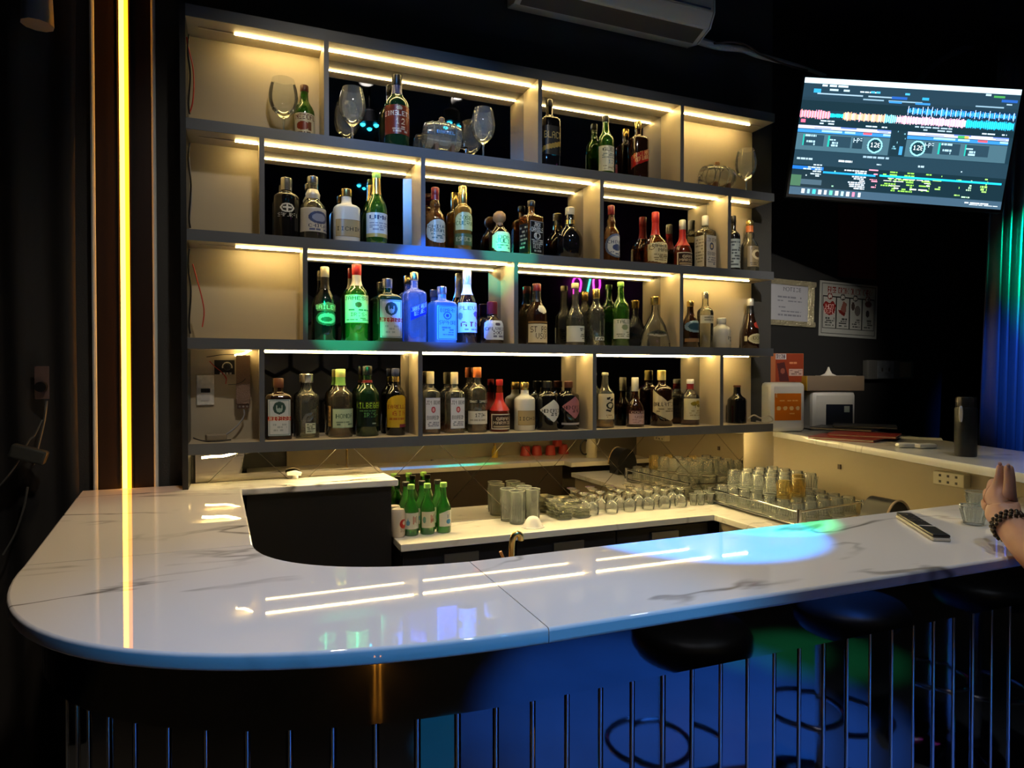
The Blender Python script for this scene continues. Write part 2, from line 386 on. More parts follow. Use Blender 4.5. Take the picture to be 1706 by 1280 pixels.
# black drape left of the pilaster
def drape(name, x0, x1, y, z0, z1, mat, pitch, amp, label, cat, lean=0, seed=1, n=10):
    r = random.Random(seed); cols = int((x1 - x0) / pitch * n); vs = []; rows = 14; fs = []
    ph = [r.uniform(-.6, .6) for _ in range(40)]
    for j in range(rows + 1):
        tz = j / rows; z = z0 + (z1 - z0) * tz
        for i in range(cols + 1):
            u = i / cols; x = x0 + (x1 - x0) * u + lean * (1 - tz) * (1 - u)
            k = (x1 - x0) / pitch * u; a = amp * (1 - .35 * tz) * (1 + .3 * ph[int(k) % 40])
            vs.append((x + .012 * math.sin(5 * tz + k), y + a * math.sin(2 * math.pi * k + .7 * math.sin(3 * tz + ph[int(k) % 40])), z))
    for j in range(rows):
        for i in range(cols):
            a = j * (cols + 1) + i; fs.append((a, a + 1, a + cols + 2, a + cols + 1))
    o = mesh_obj(name, vs, fs, mat, None, 80)
    md = o.modifiers.new('thickness', 'SOLIDIFY'); md.thickness = .003
    return tag(o, label, cat)
drape('curtain', -2.9, PX(140), 2.90, .02, CEIL - .02, M('black_drape', (.035, .032, .030), .85), .16, .03, 'black pleated drape covering the wall beside the pilaster', 'curtain', 0, 3, 8)
# ================================================================== back bar shelving
FRONT = 2.80; SX0, SX1 = -.175, 2.65
ZS = [1.256, 1.658, 2.066, 2.482]; TH_ = .040; ZTOP = 2.862
shelf = thing('back_bar_shelving', 'tall taupe back bar shelving with mirrored niches and warm light strips', 'shelving', (0, 0, 0))
DIV = [[.078, .711, 1.556, 2.301], [.242, 1.153, 2.050], [.082, .725, 1.593, 2.346], [.327, 1.271, 2.050]]
for z in ZS:
    box('shelf_board', SX0, SX1, FRONT + .004, 2.985, z - TH_, z, LAM, shelf)
    box('front_edge', SX0, SX1, FRONT, FRONT + .0045, z - TH_ - .001, z + .0005, LAMDARK, shelf)
box('top_board', SX0, SX1, FRONT + .004, 2.985, ZTOP, ZTOP + .043, LAM, shelf)
box('front_edge', SX0, SX1, FRONT, FRONT + .0045, ZTOP - .001, ZTOP + .044, LAMDARK, shelf)
box('end_panel', SX0 - .02, SX0, FRONT, 2.985, .8, ZTOP + .043, BLACKPANEL, shelf)
ledz = []
for r in range(4):
    z0 = ZS[r]; z1 = (ZS[r + 1] - TH_) if r < 3 else ZTOP
    d = DIV[r]
    for x in d:
        box('divider', x, x + .018, FRONT + .004, 2.985, z0, z1, LAM, shelf)
        box('front_edge', x - .0004, x + .0184, FRONT, FRONT + .0042, z0, z1, LAMDARK, shelf)
    box('back_panel', SX0, d[0], 2.97, 2.985, z0, z1, LAM, shelf)
    box('back_panel', d[-1] + .018, 2.65, 2.97, 2.985, z0, z1, LAM, shelf)
    for a, b in zip(d[:-1], d[1:]):
        box('mirror_panel', a + .018, b, 2.97, 2.985, z0, z1, MIRR, shelf)
    # light strips: one per niche, under the board above
    e = [SX0] + d + [SX1]
    for k in range(len(e) - 1):
        a = e[k] + (.020 if k else .17); b = e[k + 1] - (.004 if k < len(e) - 2 else .10)
        if r == 0 and k == 0: continue
        box('light_strip', a, b, 2.876, 2.882, z1 - .005, z1 - .0005, LED, shelf)
        if k in (0, len(e) - 2):
            aa, bb = (SX0 + .04, a) if k == 0 else (b, SX1 - .03)
            box('strip_tail', aa, bb, 2.874, 2.883, z1 - .004, z1 - .0005, M('unlit_strip', (.55, .50, .38), .4), shelf)
box('light_strip', .20, 2.60, 2.855, 2.866, ZS[0] - TH_ - .006, ZS[0] - TH_ - .0005, LEDU, shelf)
# loose glowing strip end that hangs under the lowest board
p = [at_y(x, y, 2.84) for x, y in ((336, 763), (352, 761), (372, 760), (388, 756), (404, 750))]
MB().tube(smooth_path(p, 4), .0045, 6).build('loose_light_strip', LED, shelf, smooth=60)
p = [at_y(x, y, 2.93) for x, y in ((391, 592), (404, 590), (416, 584), (426, 579))]
MB().tube(smooth_path(p, 4), .0035, 6).build('loose_light_strip', LED, shelf, smooth=60)
# ---------------- diamond mirror behind the counter
def clip(poly, axis, val, keep_less):
    out = []; n = len(poly)
    for i in range(n):
        a, b = poly[i], poly[(i + 1) % n]
        ia = (a[axis] <= val) if keep_less else (a[axis] >= val); ib = (b[axis] <= val) if keep_less else (b[axis] >= val)
        if ia: out.append(a)
        if ia != ib:
            tt = (val - a[axis]) / (b[axis] - a[axis]); out.append((a[0] + tt * (b[0] - a[0]), a[1] + tt * (b[1] - a[1])))
    return out
BCZ = .838
splash = thing('mirror_backsplash', 'bronze mirror backsplash of diamond tiles between the counter and lowest shelf', 'backsplash', (0, 0, 0))
box('backing', -.16, 2.60, 2.979, 2.988, BCZ, ZS[0] - TH_, GROOVE, splash)
g = .0016; hd = .195
for k in range(-4, 6):
    for (cx_, cz_) in ((1.208 + .39 * k, 1.04), (1.013 + .39 * k, 1.235), (1.013 + .39 * k, .845)):
        q = [(cx_ + hd - g, cz_), (cx_, cz_ + hd - g), (cx_ - hd + g, cz_), (cx_, cz_ - hd + g)]
        for ax, v, less in ((0, -.16, False), (0, 2.60, True), (1, BCZ, False), (1, ZS[0] - TH_ - .001, True)):
            if len(q) >= 3: q = clip(q, ax, v, less)
        if len(q) < 3 or max(a[0] for a in q) - min(a[0] for a in q) < .01: continue
        n = len(q); vs = [(x, MIRROR, z) for x, z in q] + [(x, 2.980, z) for x, z in q]
        mesh_obj('mirror_tile', vs, [tuple(range(n)), tuple(range(n, 2 * n))[::-1]] + [(i, n + i, n + (i + 1) % n, (i + 1) % n) for i in range(n)], MIRR2, splash)
wp = struct(box('wall_panel_corner', 2.602, 2.81, 2.965, 2.989, 0, ZS[0] - TH_ - .02, LAM))
# ================================================================== back counter, L shaped
bc = thing('back_counter', 'cream quartz back counter with black cabinets below the shelving', 'counter', (0, 0, 0))
BCY = 2.65
MB().prism([(.60, BCY), (2.14, BCY), (2.14, 1.78), (2.805, 1.78), (2.805, 2.965), (.60, 2.965)], BCZ - .03, BCZ).build('worktop', QUARTZ, bc, bevel=.003)
cabm = M('black_blue_cabinet', (.012, .013, .018), .3)
x = .61
for wdt in (.50, .50, .52):
    c = box('cabinet_box', x, x + wdt - .002, BCY + .045, 2.96, .08, BCZ - .031, BLACKPANEL, bc)
    dr = box('cabinet_door', x + .003, x + wdt - .005, BCY + .025, BCY + .0445, .10, BCZ - .040, cabm, bc, bevel=.002)
    hx = x + wdt / 2
    hb = MB(); hb.box(hx - .075, hx + .075, BCY + .012, BCY + .020, BCZ - .10, BCZ - .062); hb.box(hx - .075, hx - .068, BCY + .018, BCY + .026, BCZ - .10, BCZ - .062); hb.box(hx + .068, hx + .075, BCY + .018, BCY + .026, BCZ - .10, BCZ - .062)
    hb.build('door_handle', M('dull_steel', (.25, .25, .27), .35, .9), dr)
    x += wdt
box('side_cabinet', 2.165, 2.80, 1.79, 2.64, .08, BCZ - .031, LAM, bc)
# half wall and side shelf on the right
struct(box('wall_half_right', 2.811, 3.15, 1.56, RW - .002, 0, 1.165, LAM))
ss = thing('side_shelf', 'white marble side shelf board along the half wall', 'shelf', (0, 0, 0))
MB().prism([(2.815, 3.0), (2.27, 1.10), (2.80, 1.10), (3.42, 3.0), (3.42, 3.38), (2.815, 3.38)], 1.168, 1.20).build('board', marble('side_marble', (.80, .77, .70), (.45, .42, .38), 1.0, .12), ss, bevel=.004)
# ================================================================== the bar
BZ = 1.085; BT = .028
def on_seam(c): return (abs(c.y - 1.831) < .004 and c.x < .05) or (abs(c.x - .4935) < .006)
bar = thing('bar_counter', 'long white marble bar counter with rounded corner and black mirrored front', 'bar counter', (0, 0, 0))
outc = bez((-.455, 1.83), (-.44, 1.28), (-.10, 1.05), (.49, 1.037), 28)
innc = bez((.034, 1.83), (.05, 1.64), (.20, 1.50), (.495, 1.484), 20)
MB().prism([(-.455, 1.832), (.034, 1.832), (.009, 2.752), (.615, 2.752), (.600, 2.962), (-.196, 2.962), (-.200, 2.930), (-.545, 2.930)], BZ - BT, BZ).build('marble_slab', MARBLE, bar, bevel=.006, seg=3, skip=on_seam)
MB().prism(list(outc) + list(reversed(innc)), BZ - BT, BZ).build('marble_slab', MARBLE, bar, bevel=.006, seg=3, skip=on_seam)
MB().prism([(.492, 1.037), (1.6, 1.030), (3.2, 1.028), (3.2, 1.532), (2.37, 1.520), (.497, 1.484)], BZ - BT, BZ).build('marble_slab', MARBLE, bar, bevel=.006, seg=3, skip=on_seam)
# front: path of the outer edge, inset
path = [(-.543, 2.90), (-.455, 1.83)] + list(outc)[1:-1] + [(.49, 1.037), (3.2, 1.028)]
def inset(path, d):
    out = []
    for i, p in enumerate(path):
        a = Vector(path[max(i - 1, 0)]); b = Vector(path[min(i + 1, len(path) - 1)]); t_ = (b - a).normalized()
        out.append(Vector(p) + Vector((-t_.y, t_.x)) * d)
    return out
ins = inset(path, .055); ins2 = inset(path, .10)
n = len(ins); vs = [(p.x, p.y, z) for z in (.935, BZ - BT) for p in ins] + [(p.x, p.y, z) for z in (.935, BZ - BT) for p in ins2]
fs = []
for i in range(n - 1):
    fs += [(i, i + 1, n + i + 1, n + i), (2 * n + i + 1, 2 * n + i, 3 * n + i, 3 * n + i + 1), (i + 1, i, 2 * n + i, 2 * n + i + 1)]
mesh_obj('apron', vs, fs, BLACKGLOSS, bar, 30)
# fluted lower front: strips set side by side along the path, thin chrome beads between
def walk(path, step):
    L = [0.0]
    for a, b in zip(path[:-1], path[1:]): L.append(L[-1] + (Vector(b) - Vector(a)).length)
    out = []; s_ = 0.0; i = 0
    while s_ < L[-1]:
        while i < len(L) - 2 and L[i + 1] < s_: i += 1
        a, b = Vector(path[i]), Vector(path[i + 1]); out.append((a + (b - a) * ((s_ - L[i]) / max(1e-6, L[i + 1] - L[i])), (b - a).normalized())); s_ += step
    return out
step = .072; pts = walk([tuple(p) for p in ins2], step); me0 = None; be0 = None
for k, (p, t_) in enumerate(pts):
    if p.x > 2.9: break
    ang = math.atan2(t_.y, t_.x) + R_([0, 2.4, -1.6, .8, -2.6, 1.4][k % 6])
    if me0 is None:
        me0 = MB().box(-step / 2 + .003, step / 2 - .003, 0, .012, .06, .93).build('front_strip', BLACKGLOSS, bar, bevel=.003); o = me0
        be0 = MB().bar((0, 0, .06), (0, 0, .93), .0035, 6).build('chrome_bead', CHROME, bar, smooth=60); q = be0
    else:
        o = me0.copy(); COL.objects.link(o); q = be0.copy(); COL.objects.link(q)
    o.location = (p.x, p.y, 0); o.rotation_euler = (0, 0, ang)
    pp = p + t_ * (step / 2); q.location = (pp.x, pp.y, 0)
ins3 = [tuple(p) for p in inset(path, .125)]
n = len(ins3)
mesh_obj('carcass', [(x, y, z) for z in (0, BZ - BT) for x, y in ins3], [(i, i + 1, n + i + 1, n + i) for i in range(n - 1)], BLACKPANEL, bar)
# inner faces
box('return_panel', .03, .588, 2.772, 2.79, 0, BZ - BT - .0005, BLACKPANEL, bar)
box('return_end', .570, .588, 2.79, 2.96, 0, BZ - BT - .0005, BLACKPANEL, bar)
box('arm_inner_panel', -.02, 0, 1.95, 2.772, 0, BZ - BT - .0005, LAM, bar)
box('inner_panel', .30, 3.15, 1.19, 1.208, 0, BZ - BT - .0005, LAM, bar)
wcz = .905
wc = thing('work_counter', 'taupe work counter with a sunk basin inside the bar', 'counter', (0, 0, 0))
MB().prism([(.05, 1.21), (.62, 1.21), (.62, 1.29), (1.30, 1.29), (1.30, 1.21), (2.80, 1.21), (2.80, 1.775), (2.145, 1.775), (2.145, 1.66), (.05, 1.66)], wcz - .03, wcz).build('worktop', QUARTZ, wc)
box('front', .06, 2.14, 1.63, 1.645, .08, wcz - .031, M('dark_brown_front', (.05, .036, .026), .4), wc)
sk = MB(); sk.box(.63, 1.29, 1.215, 1.285, wcz - .12, wcz - .11); sk.box(.62, .63, 1.215, 1.285, wcz - .12, wcz - .001); sk.box(1.29, 1.30, 1.215, 1.285, wcz - .12, wcz - .001)
sk.build('basin', M('dark_basin', (.03, .03, .03), .4), wc)
# ================================================================== bottles
def G(name, tint, haze=.2): return thin_glass(name, tint, .03, .05, haze, .34)
GL = dict(
    clear=G('clear_bottle_glass', (.93, .93, .84), .08), frost=M('frosted_white_glass', (.72, .71, .64), .35, trans=.2),
    green=G('green_bottle_glass', (.13, .42, .05), .36), dgreen=M('dark_green_glass', (.010, .035, .012), .06, coat=.6),
    amber=G('amber_bottle_glass', (.45, .15, .03), .34), brown=M('dark_brown_glass', (.022, .008, .004), .06, coat=.6),
    black=M('black_glass', (.006, .006, .007), .07, coat=.5), blue=G('blue_bottle_glass', (.35, .66, .95), .35),
    pblue=G('pale_blue_glass', (.70, .72, .88), .20), gold=G('golden_whisky_glass', (.80, .45, .08), .35), soju=G('bright_green_glass', (.10, .50, .08), .42),
    smoke=G('smoky_clear_glass', (.86, .80, .62), .10), white=M('white_ceramic', (.70, .68, .62), .25), red=M('red_brown_liquor', (.10, .015, .006), .06, coat=.6))
LQ = dict(whisky=M('whisky', (.55, .16, .02), .05, trans=.7, ior=1.35), pale=M('pale_whisky', (.85, .52, .10), .05, trans=.7, ior=1.35))
CAPM = dict(red=M('red_cap', (.42, .02, .02), .35), black=M('black_cap', (.012, .012, .012), .3), gold=M('gold_cap', (.72, .52, .18), .25, .9), silver=M('silver_cap', (.62, .62, .6), .25, .9),
    white=M('white_cap', (.72, .72, .68), .4), cream=M('cream_cap', (.70, .62, .42), .4), burg=M('burgundy_cap', (.16, .015, .02), .3), wood=M('wooden_stopper', (.33, .18, .08), .5, var=.25, vscale=60),
    brown=M('brown_cap', (.10, .035, .02), .35), green=M('green_cap', (.25, .5, .12), .35), yellow=M('yellow_cap', (.75, .62, .22), .35), orange=M('orange_cap', (.65, .18, .05), .4), blue=M('navy_cap', (.03, .04, .12), .3), pale=M('pale_foil', (.62, .60, .52), .35, .3))
ST = dict(
    irish=[(0, .93), (.012, 1), (.58, 1), (.625, .965), (.66, .86), (.69, .70), (.72, .54), (.75, .44), (.80, .385), (.955, .36)],
    high=[(0, .95), (.012, 1), (.63, 1), (.66, .96), (.69, .82), (.715, .6), (.735, .44), (.78, .38), (.955, .36)],
    tall=[(0, .95), (.012, 1), (.48, 1), (.54, .955), (.60, .82), (.66, .60), (.71, .46), (.76, .40), (.955, .36)],
    rect=[(0, .97), (.01, 1), (.68, 1), (.715, .95), (.745, .70), (.765, .42), (.79, .36), (.955, .35)],
    bulge=[(0, .88), (.02, .97), (.06, 1), (.48, .97), (.55, .90), (.61, .66), (.655, .47), (.69, .49), (.73, .52), (.765, .44), (.80, .37), (.955, .36)],
    makers=[(0, .86), (.02, .94), (.2, 1), (.38, .99), (.47, .84), (.54, .58), (.60, .40), (.70, .34), (.955, .31)],
    gourd=[(0, .60), (.02, .68), (.12, .90), (.28, 1), (.42, .98), (.52, .84), (.60, .56), (.66, .36), (.955, .31)],
    squat=[(0, .90), (.03, 1), (.38, 1), (.48, .95), (.56, .80), (.62, .56), (.66, .46), (.85, .42)],
    apoth=[(0, .97), (.015, 1), (.68, 1), (.705, .985), (.73, .86), (.755, .58), (.79, .38), (.93, .36)],
    marnier=[(0, .95), (.02, 1), (.33, 1), (.41, .94), (.49, .72), (.56, .47), (.63, .36), (.955, .30)],
    fan=[(0, .98), (.02, 1), (.10, .985), (.25, .86), (.42, .64), (.55, .40), (.63, .25), (.70, .20), (.955, .19)],
    bened=[(0, .95), (.02, 1), (.30, 1), (.42, .90), (.54, .66), (.66, .46), (.78, .36), (.955, .32)],
    jar=[(0, .85), (.03, .97), (.42, 1), (.60, .97), (.69, .82), (.75, .52), (.80, .42), (.90, .40)],
    long=[(0, .95), (.012, 1), (.44, 1), (.50, .93), (.55, .70), (.60, .50), (.68, .41), (.955, .36)])
def prof_at(st, zf):
    for (a, ra), (b, rb) in zip(st[:-1], st[1:]):
        if a <= zf <= b: return ra + (rb - ra) * (zf - a) / (b - a)
    return st[-1][1]
def section(n, depth, k=96):
    out = []
    for i in range(k):
        th = 2 * math.pi * i / k; c, s_ = math.cos(th), math.sin(th)
        r = (abs(c) ** n + abs(s_) ** n) ** (-1 / n); out.append((r * c, r * s_ * depth))
    return out
def surf(verts_prof, n_body, depth, n_neck_z, seg):
    vs = []
    for (z, r, n, d) in verts_prof:
        for i in range(seg):
            th = 2 * math.pi * (i + .5) / seg; c, s_ = math.cos(th), math.sin(th); q = (abs(c) ** n + abs(s_) ** n) ** (-1 / n)
            vs.append((r * q * c, r * q * s_ * d, z))
    m = len(verts_prof); fs = [(i * seg + k, i * seg + (k + 1) % seg, (i + 1) * seg + (k + 1) % seg, (i + 1) * seg + k) for i in range(m - 1) for k in range(seg)]
    fs += [tuple(range(seg))[::-1], tuple((m - 1) * seg + k for k in range(seg))]
    return vs, fs
def nd(zf, st, n, depth):
    r = prof_at(st, zf)
    if n <= 2.01 and depth > .99: return 2.0, 1.0
    t_ = min(1, max(0, (r - .45) / .4)); return 2 + (n - 2) * t_, 1 + (depth - 1) * t_
def bottle(label, px, top, wpx, z0, st, glass, cap=('black', .86), labels=(), foil=None, n=2.0, depth=1.0, yaw=0, Y=2.912, liquid=None, capr=None, ball=False, name='liquor_bottle', group='bottles on the back bar shelves', cat='bottle', capm2=None):
    s_ = ST[st]; P = at_y(px, top, Y); H = P.z - z0
    mid = at_y(px, 640 + (top - 640), Y); d = (mid - CAM).dot(F_); Rr = wpx * d / FPX / 2
    Rr = Rr if n < 2.5 else Rr * .93
    Y = min(Y, 2.966 - Rr * (1.0 if n < 2.5 else 1.02)); t = thing(name, label, cat, (P.x, Y, z0), R_(yaw), group)
    seg = 28 if n < 2.5 else 40
    zc = cap[1]; rows = []
    zz = sorted(set([a for a, _ in s_ if a < zc + .03] + [zc + .03] + ([] if n < 2.5 else [.2, .4])))
    for a in zz:
        nn, dd = nd(a, s_, n, depth); rows.append((a * H, prof_at(s_, a) * Rr, nn, dd))
    vs, fs = surf(rows, n, depth, 0, seg)
    mesh_obj('glass', vs, fs, GL[glass], t, 50)
    if liquid:
        lv, lm = liquid; rows = []
        for a in [x for x in np.linspace(.02, lv, 6)]:
            nn, dd = nd(a, s_, n, depth); rows.append((a * H, prof_at(s_, a) * Rr * .90, nn, dd))
        vs, fs = surf(rows, n, depth, 0, seg); mesh_obj('liquor', vs, fs, LQ[lm], t, 50)
    rc = (capr or prof_at(s_, min(zc + .02, .955)) * 1.12) * Rr
    cm = CAPM[cap[0]]
    if ball:
        pr = [(rc * .75, zc * H), (rc * .8, zc * H + .25 * (1 - zc) * H), (rc * 1.35, zc * H + .42 * (1 - zc) * H), (rc * 1.45, zc * H + .62 * (1 - zc) * H), (rc * 1.3, zc * H + .85 * (1 - zc) * H), (rc * .7, H)]
    else:
        pr = [(rc * .96, zc * H), (rc, zc * H + .002), (rc, H - .003), (rc * .88, H)]
    MB().lathe(pr, 18).build('cap', cm, t, smooth=40)
    if foil:
        fm, a0, a1 = foil; pr = [(prof_at(s_, a) * Rr * 1.035 + .0004, a * H) for a in np.linspace(a0, a1, 7)]
        MB().lathe(pr, 20, cap0=False, cap1=False).build('neck_sleeve', CAPM[fm], t, smooth=50)
    for (cv, u0, z_lo, z_hi, wd) in labels:      # canvas, centre offset (of half girth), low, high, width (fraction of girth)
        base = section(n, depth, 240); zmid = (z_lo + z_hi) / 2
        # arc length measured from the front (-y)
        k0 = 180; cum = [0.0]; order = [(k0 + i) % 240 for i in range(241)]
        for i in range(240):
            a, b = base[order[i]], base[order[i + 1]]; cum.append(cum[-1] + math.hypot(a[0] - b[0], a[1] - b[1]))
        tot = cum[-1]
        def point(sv, r):
            sv = sv % tot; import bisect
            i = min(239, max(0, bisect.bisect_right(cum, sv) - 1)); f = (sv - cum[i]) / max(1e-9, cum[i + 1] - cum[i])
            a, b = base[order[i]], base[order[i + 1]]; return (a[0] + (b[0] - a[0]) * f) * r, (a[1] + (b[1] - a[1]) * f) * r
        def fn(u, v, zl=z_lo, zh=z_hi, u0=u0, wd=wd):
            zf = zh + (zl - zh) * v; r = prof_at(s_, zf) * Rr + .0007
            x_, y_ = point((u0 + (u - .5) * wd) * tot, r); return (x_, y_, zf * H)
        cv.mesh('paper_label', fn, GLOSSP, t)
    return t
def lab(w_, h, bg, *ops):
    c = Canvas(w_, h, bg)
    for o in ops: getattr(c, o[0])(*o[1:])
    return c
Z1, Z2, Z3, Z4 = ZS[3], ZS[2], ZS[1], ZS[0]
# ---- top shelf
L1 = lab(30, 30, 'd8cfae', ('text', 'MEZCAL', .5, .2, '5a2416', .8), ('ell', .4, .6, .25, .2, '8a3a22'), ('rect', .6, .4, .75, .8, '7a4a2a'), ('scribble', .1, .85, .9, .98, '6a5540', 1, 3))
bottle('small green bottle with cream pictorial label beside a balloon glass on the top shelf', 507, 143, 33, Z1, 'tall', 'green', ('brown', .88), [(L1, 0, .08, .46, .42)], foil=None)
L2 = lab(44, 44, '7a2b16', ('text', 'SINGLETON', .5, .28, 'e9d9c0', .95), ('text', '12', .5, .55, 'd8b890', .3, 1.3), ('ell', .5, .1, .08, .07, 'c9b08a'), ('scribble', .25, .72, .75, .95, 'c8a888', 3, 5))
bottle('tall dark green bottle with rust red label in the middle of the top shelf', 661, 126, 41, Z1, 'irish', 'dgreen', ('black', .86), [(L2, 0, .2, .57, .46)], foil=('blue', .74, .87))
L3 = lab(40, 30, '101010', ('poly', [(0, .75), (1, .45), (1, .62), (0, .92)], 'a98a3a'), ('text', 'BLACK', .5, .3, 'c0a860', .7))
bottle('square black bottle with slanted gold band half hidden behind a top shelf divider', 915, 167, 34, Z1, 'rect', 'black', ('black', .9), [(L3, 0, .2, .6, .4)], n=5, Y=2.90)
L4 = lab(40, 50, 'cfd4c4', ('text', 'GLEN', .5, .14, '3a4a44', .6), ('scribble', .15, .3, .85, .5, '7a8a86', 3, 2), ('text', '12', .55, .62, '6a90a8', .3), ('scribble', .2, .78, .85, .95, '8a8a7a', 3, 4), ('frame', 0, 0, 1, 1, 'a8a88a', 1))
bottle('bright green bottle with tall off-white label on the top shelf', 1009, 194, 28, Z1, 'irish', 'green', ('black', .9), [(L4, 0, .1, .50, .46)])
L5 = lab(44, 40, None, ('poly', [(0, .45), (1, .02), (1, .45), (0, .95)], 'a81c14'), ('text', 'JOHNNIE WALKER', .5, .48, 'e8b878', .9, 1, .38), ('text', 'RED LABEL', .5, .62, 'e8b878', .6, 1, .38))
bottle('square brown bottle with slanted red label and gold cap on the top shelf', 1063, 203, 31, Z1, 'rect', 'brown', ('gold', .87), [(L5, 0, .18, .58, .46)], n=5)
# ---- second shelf
Ls = lab(26, 40, None, ('ell', .5, .3, .3, .2, 'd0d0cc'), ('ell', .5, .3, .22, .15, '141414'), ('rect', .46, .14, .54, .46, 'd0d0cc'), ('rect', .3, .26, .7, .33, 'd0d0cc'), ('text', 'SAMURAI', .5, .62, '9a9a94', .9))
bk = bottle('matte black bottle with round white crest and faceted silver stopper on the second shelf', 477, 297, 40, Z2, 'apoth', 'black', ('silver', .80), [(Ls, 0, .25, .6, .3)], capr=.46)
Lc = lab(40, 50, 'b8b4aa', ('ell', .6, .4, .3, .26, '3a4468'), ('ell', .6, .4, .2, .17, '8a90a8'), ('text', 'CHIVAS', .6, .74, '2a3050', .6), ('scribble', .3, .86, .95, .98, '50587a', 1, 8))
bottle('round silver-labelled bottle with ringed neck and steel cap on the second shelf', 521, 295, 44, Z2, 'bulge', 'smoke', ('silver', .90), [(Lc, .02, .14, .50, .44)], foil=('pale', .66, .80))
Li = lab(44, 30, 'a89468', ('text', 'IICHIKO', .5, .55, '1c1610', .9), ('frame', 0, 0, 1, 1, '8a774e', 1))
bottle('frosted white bottle with beige lettered label and gold cap on the second shelf', 577, 316, 46, Z2, 'high', 'frost', ('gold', .86), [(Li, .03, .12, .42, .36)], n=3.2)
Lu = lab(36, 40, 'c8d4dc', ('text', 'UMA', .5, .2, '30406a', .7), ('scribble', .1, .4, .9, .75, '8a98b0', 4, 6), ('rect', 0, .86, 1, 1, 'b8a860'))
bottle('tall green bottle with pale blue label at the end of the second shelf niche', 627, 288, 35, Z2, 'tall', 'green', ('green', .92), [(Lu, .02, .12, .44, .48)], foil=('gold', .70, .93))
Lch = lab(40, 50, None, ('ell', .5, .5, .5, .5, 'aeb4ac'), ('rect', .06, .2, .94, .75, 'aeb4ac'), ('text', 'CHIVAS', .5, .3, '28404a', .8), ('text', 'REGAL', .5, .46, '28404a', .6), ('scribble', .2, .6, .8, .85, '4a6a70', 3, 4))
bottle('amber whisky bottle with silver shield label beside the second shelf divider', 725, 313, 34, Z2, 'bulge', 'amber', ('burg', .88), [(Lch, .02, .12, .48, .46)], foil=('burg', .80, .9))
Lcu = lab(34, 60, None, ('ell', .5, .25, .42, .24, 'b8c89a'), ('rect', .08, .25, .92, .52, 'b8c89a'), ('text', 'JOSE', .5, .18, '2c5a1c', .5), ('text', 'CUERVO', .5, .33, '2c5a1c', .75), ('rect', .05, .62, .95, .95, '4a5a3a'), ('text', 'ESPECIAL', .5, .78, 'b8b088', .8))  # green tint of the beam is put into the label colours
bottle('golden tequila bottle with tall gold foil neck and green arched label', 771, 311, 31, Z2, 'high', 'gold', ('gold', .74), [(Lcu, 0, .08, .60, .46)], capr=.46)
Ldj = lab(34, 36, 'c4ccb8', ('text', 'DON', .5, .28, '2c4c3c', .5), ('text', 'JULIO', .5, .48, '2c4c3c', .7), ('scribble', .2, .66, .8, .9, '50685a', 2, 3), ('keep', [(.2, 0), (.8, 0), (1, .2), (1, .8), (.8, 1), (.2, 1), (0, .8), (0, .2)]))
bottle('squat brown bottle with round wooden stopper and octagonal pale label', 832, 353, 36, Z2, 'squat', 'brown', ('wood', .66), [(Ldj, .03, .08, .52, .40)], ball=True, capr=.42)
Ljd = lab(40, 52, '0c0c0c', ('text', 'JACK', .5, .1, 'd0d0c4', .5), ('text', 'DANIELS', .5, .25, 'd0d0c4', .85), ('ell', .5, .44, .26, .1, 'b8b8ac', .75), ('text', 'NO 7', .5, .44, 'd0d0c4', .35), ('text', 'TENNESSEE', .5, .62, 'b8b8ac', .85), ('text', 'WHISKEY', .5, .76, 'b8b8ac', .6), ('frame', 0, 0, 1, 1, '8a8a80', 1), ('scribble', .2, .86, .8, .96, '8a8a80', 1, 2))
bottle('square whisky bottle with black and white label and black cap', 885, 335, 35, Z2, 'rect', 'amber', ('black', .90), [(Ljd, .0, .05, .62, .23), (lab(20, 30, '101010', ('scribble', .1, .1, .9, .9, 'a0a090', 6, 4)), -.25, .08, .58, .2)], n=6, yaw=14)
bottle('bulbous black flagon with cork-coloured cap at the end of the second shelf niche', 948, 347, 44, Z2, 'gourd', 'black', ('cream', .86), foil=('gold', .68, .76))
Lcb = lab(36, 50, None, ('ell', .5, .5, .5, .5, '5a6a8a'), ('ell', .5, .5, .40, .42, 'c0c6cc'), ('text', 'CHIVAS', .5, .35, '283660', .75), ('ell', .5, .58, .2, .14, '3a4a78'), ('scribble', .2, .75, .8, .9, '4a5a80', 2, 4))
bottle('reddish whisky bottle with burgundy cap and blue shield label', 1018, 343, 29, Z2, 'bulge', 'amber', ('burg', .84), [(Lcb, .04, .10, .50, .48)])
Lmm = lab(46, 44, 'd2c8a0', ('text', 'MAKERS', .55, .2, '3a3020', .75), ('text', 'MARK', .6, .4, '3a3020', .5), ('ell', .15, .3, .09, .1, '6a5a3a', .7), ('scribble', .2, .58, .9, .92, '7a6e50', 4, 7), ('keep', [(0, .12), (.5, 0), (1, .12), (1, .9), (.5, 1), (0, .9)]))
bottle('cream-labelled bourbon bottle with dripping red wax top', 1092, 354, 37, Z2, 'makers', 'amber', ('red', .80), [(Lmm, .03, .06, .44, .50)], foil=('red', .58, .82), n=3.5)
Lgm = lab(44, 34, '2c1a14', ('frame', 0, 0, 1, 1, 'd8ccb4', 2), ('text', 'GRAND', .5, .3, 'd8c8a8', .6), ('text', 'MARNIER', .5, .58, 'd8c8a8', .8), ('rect', .1, .76, .9, .88, 'a89878'))
bottle('dark liqueur bottle with red ribbon neck and framed label on the second shelf', 1137, 367, 31, Z2, 'marnier', 'red', ('pale', .80), [(Lgm, .04, .05, .32, .46)], foil=('red', .46, .80))
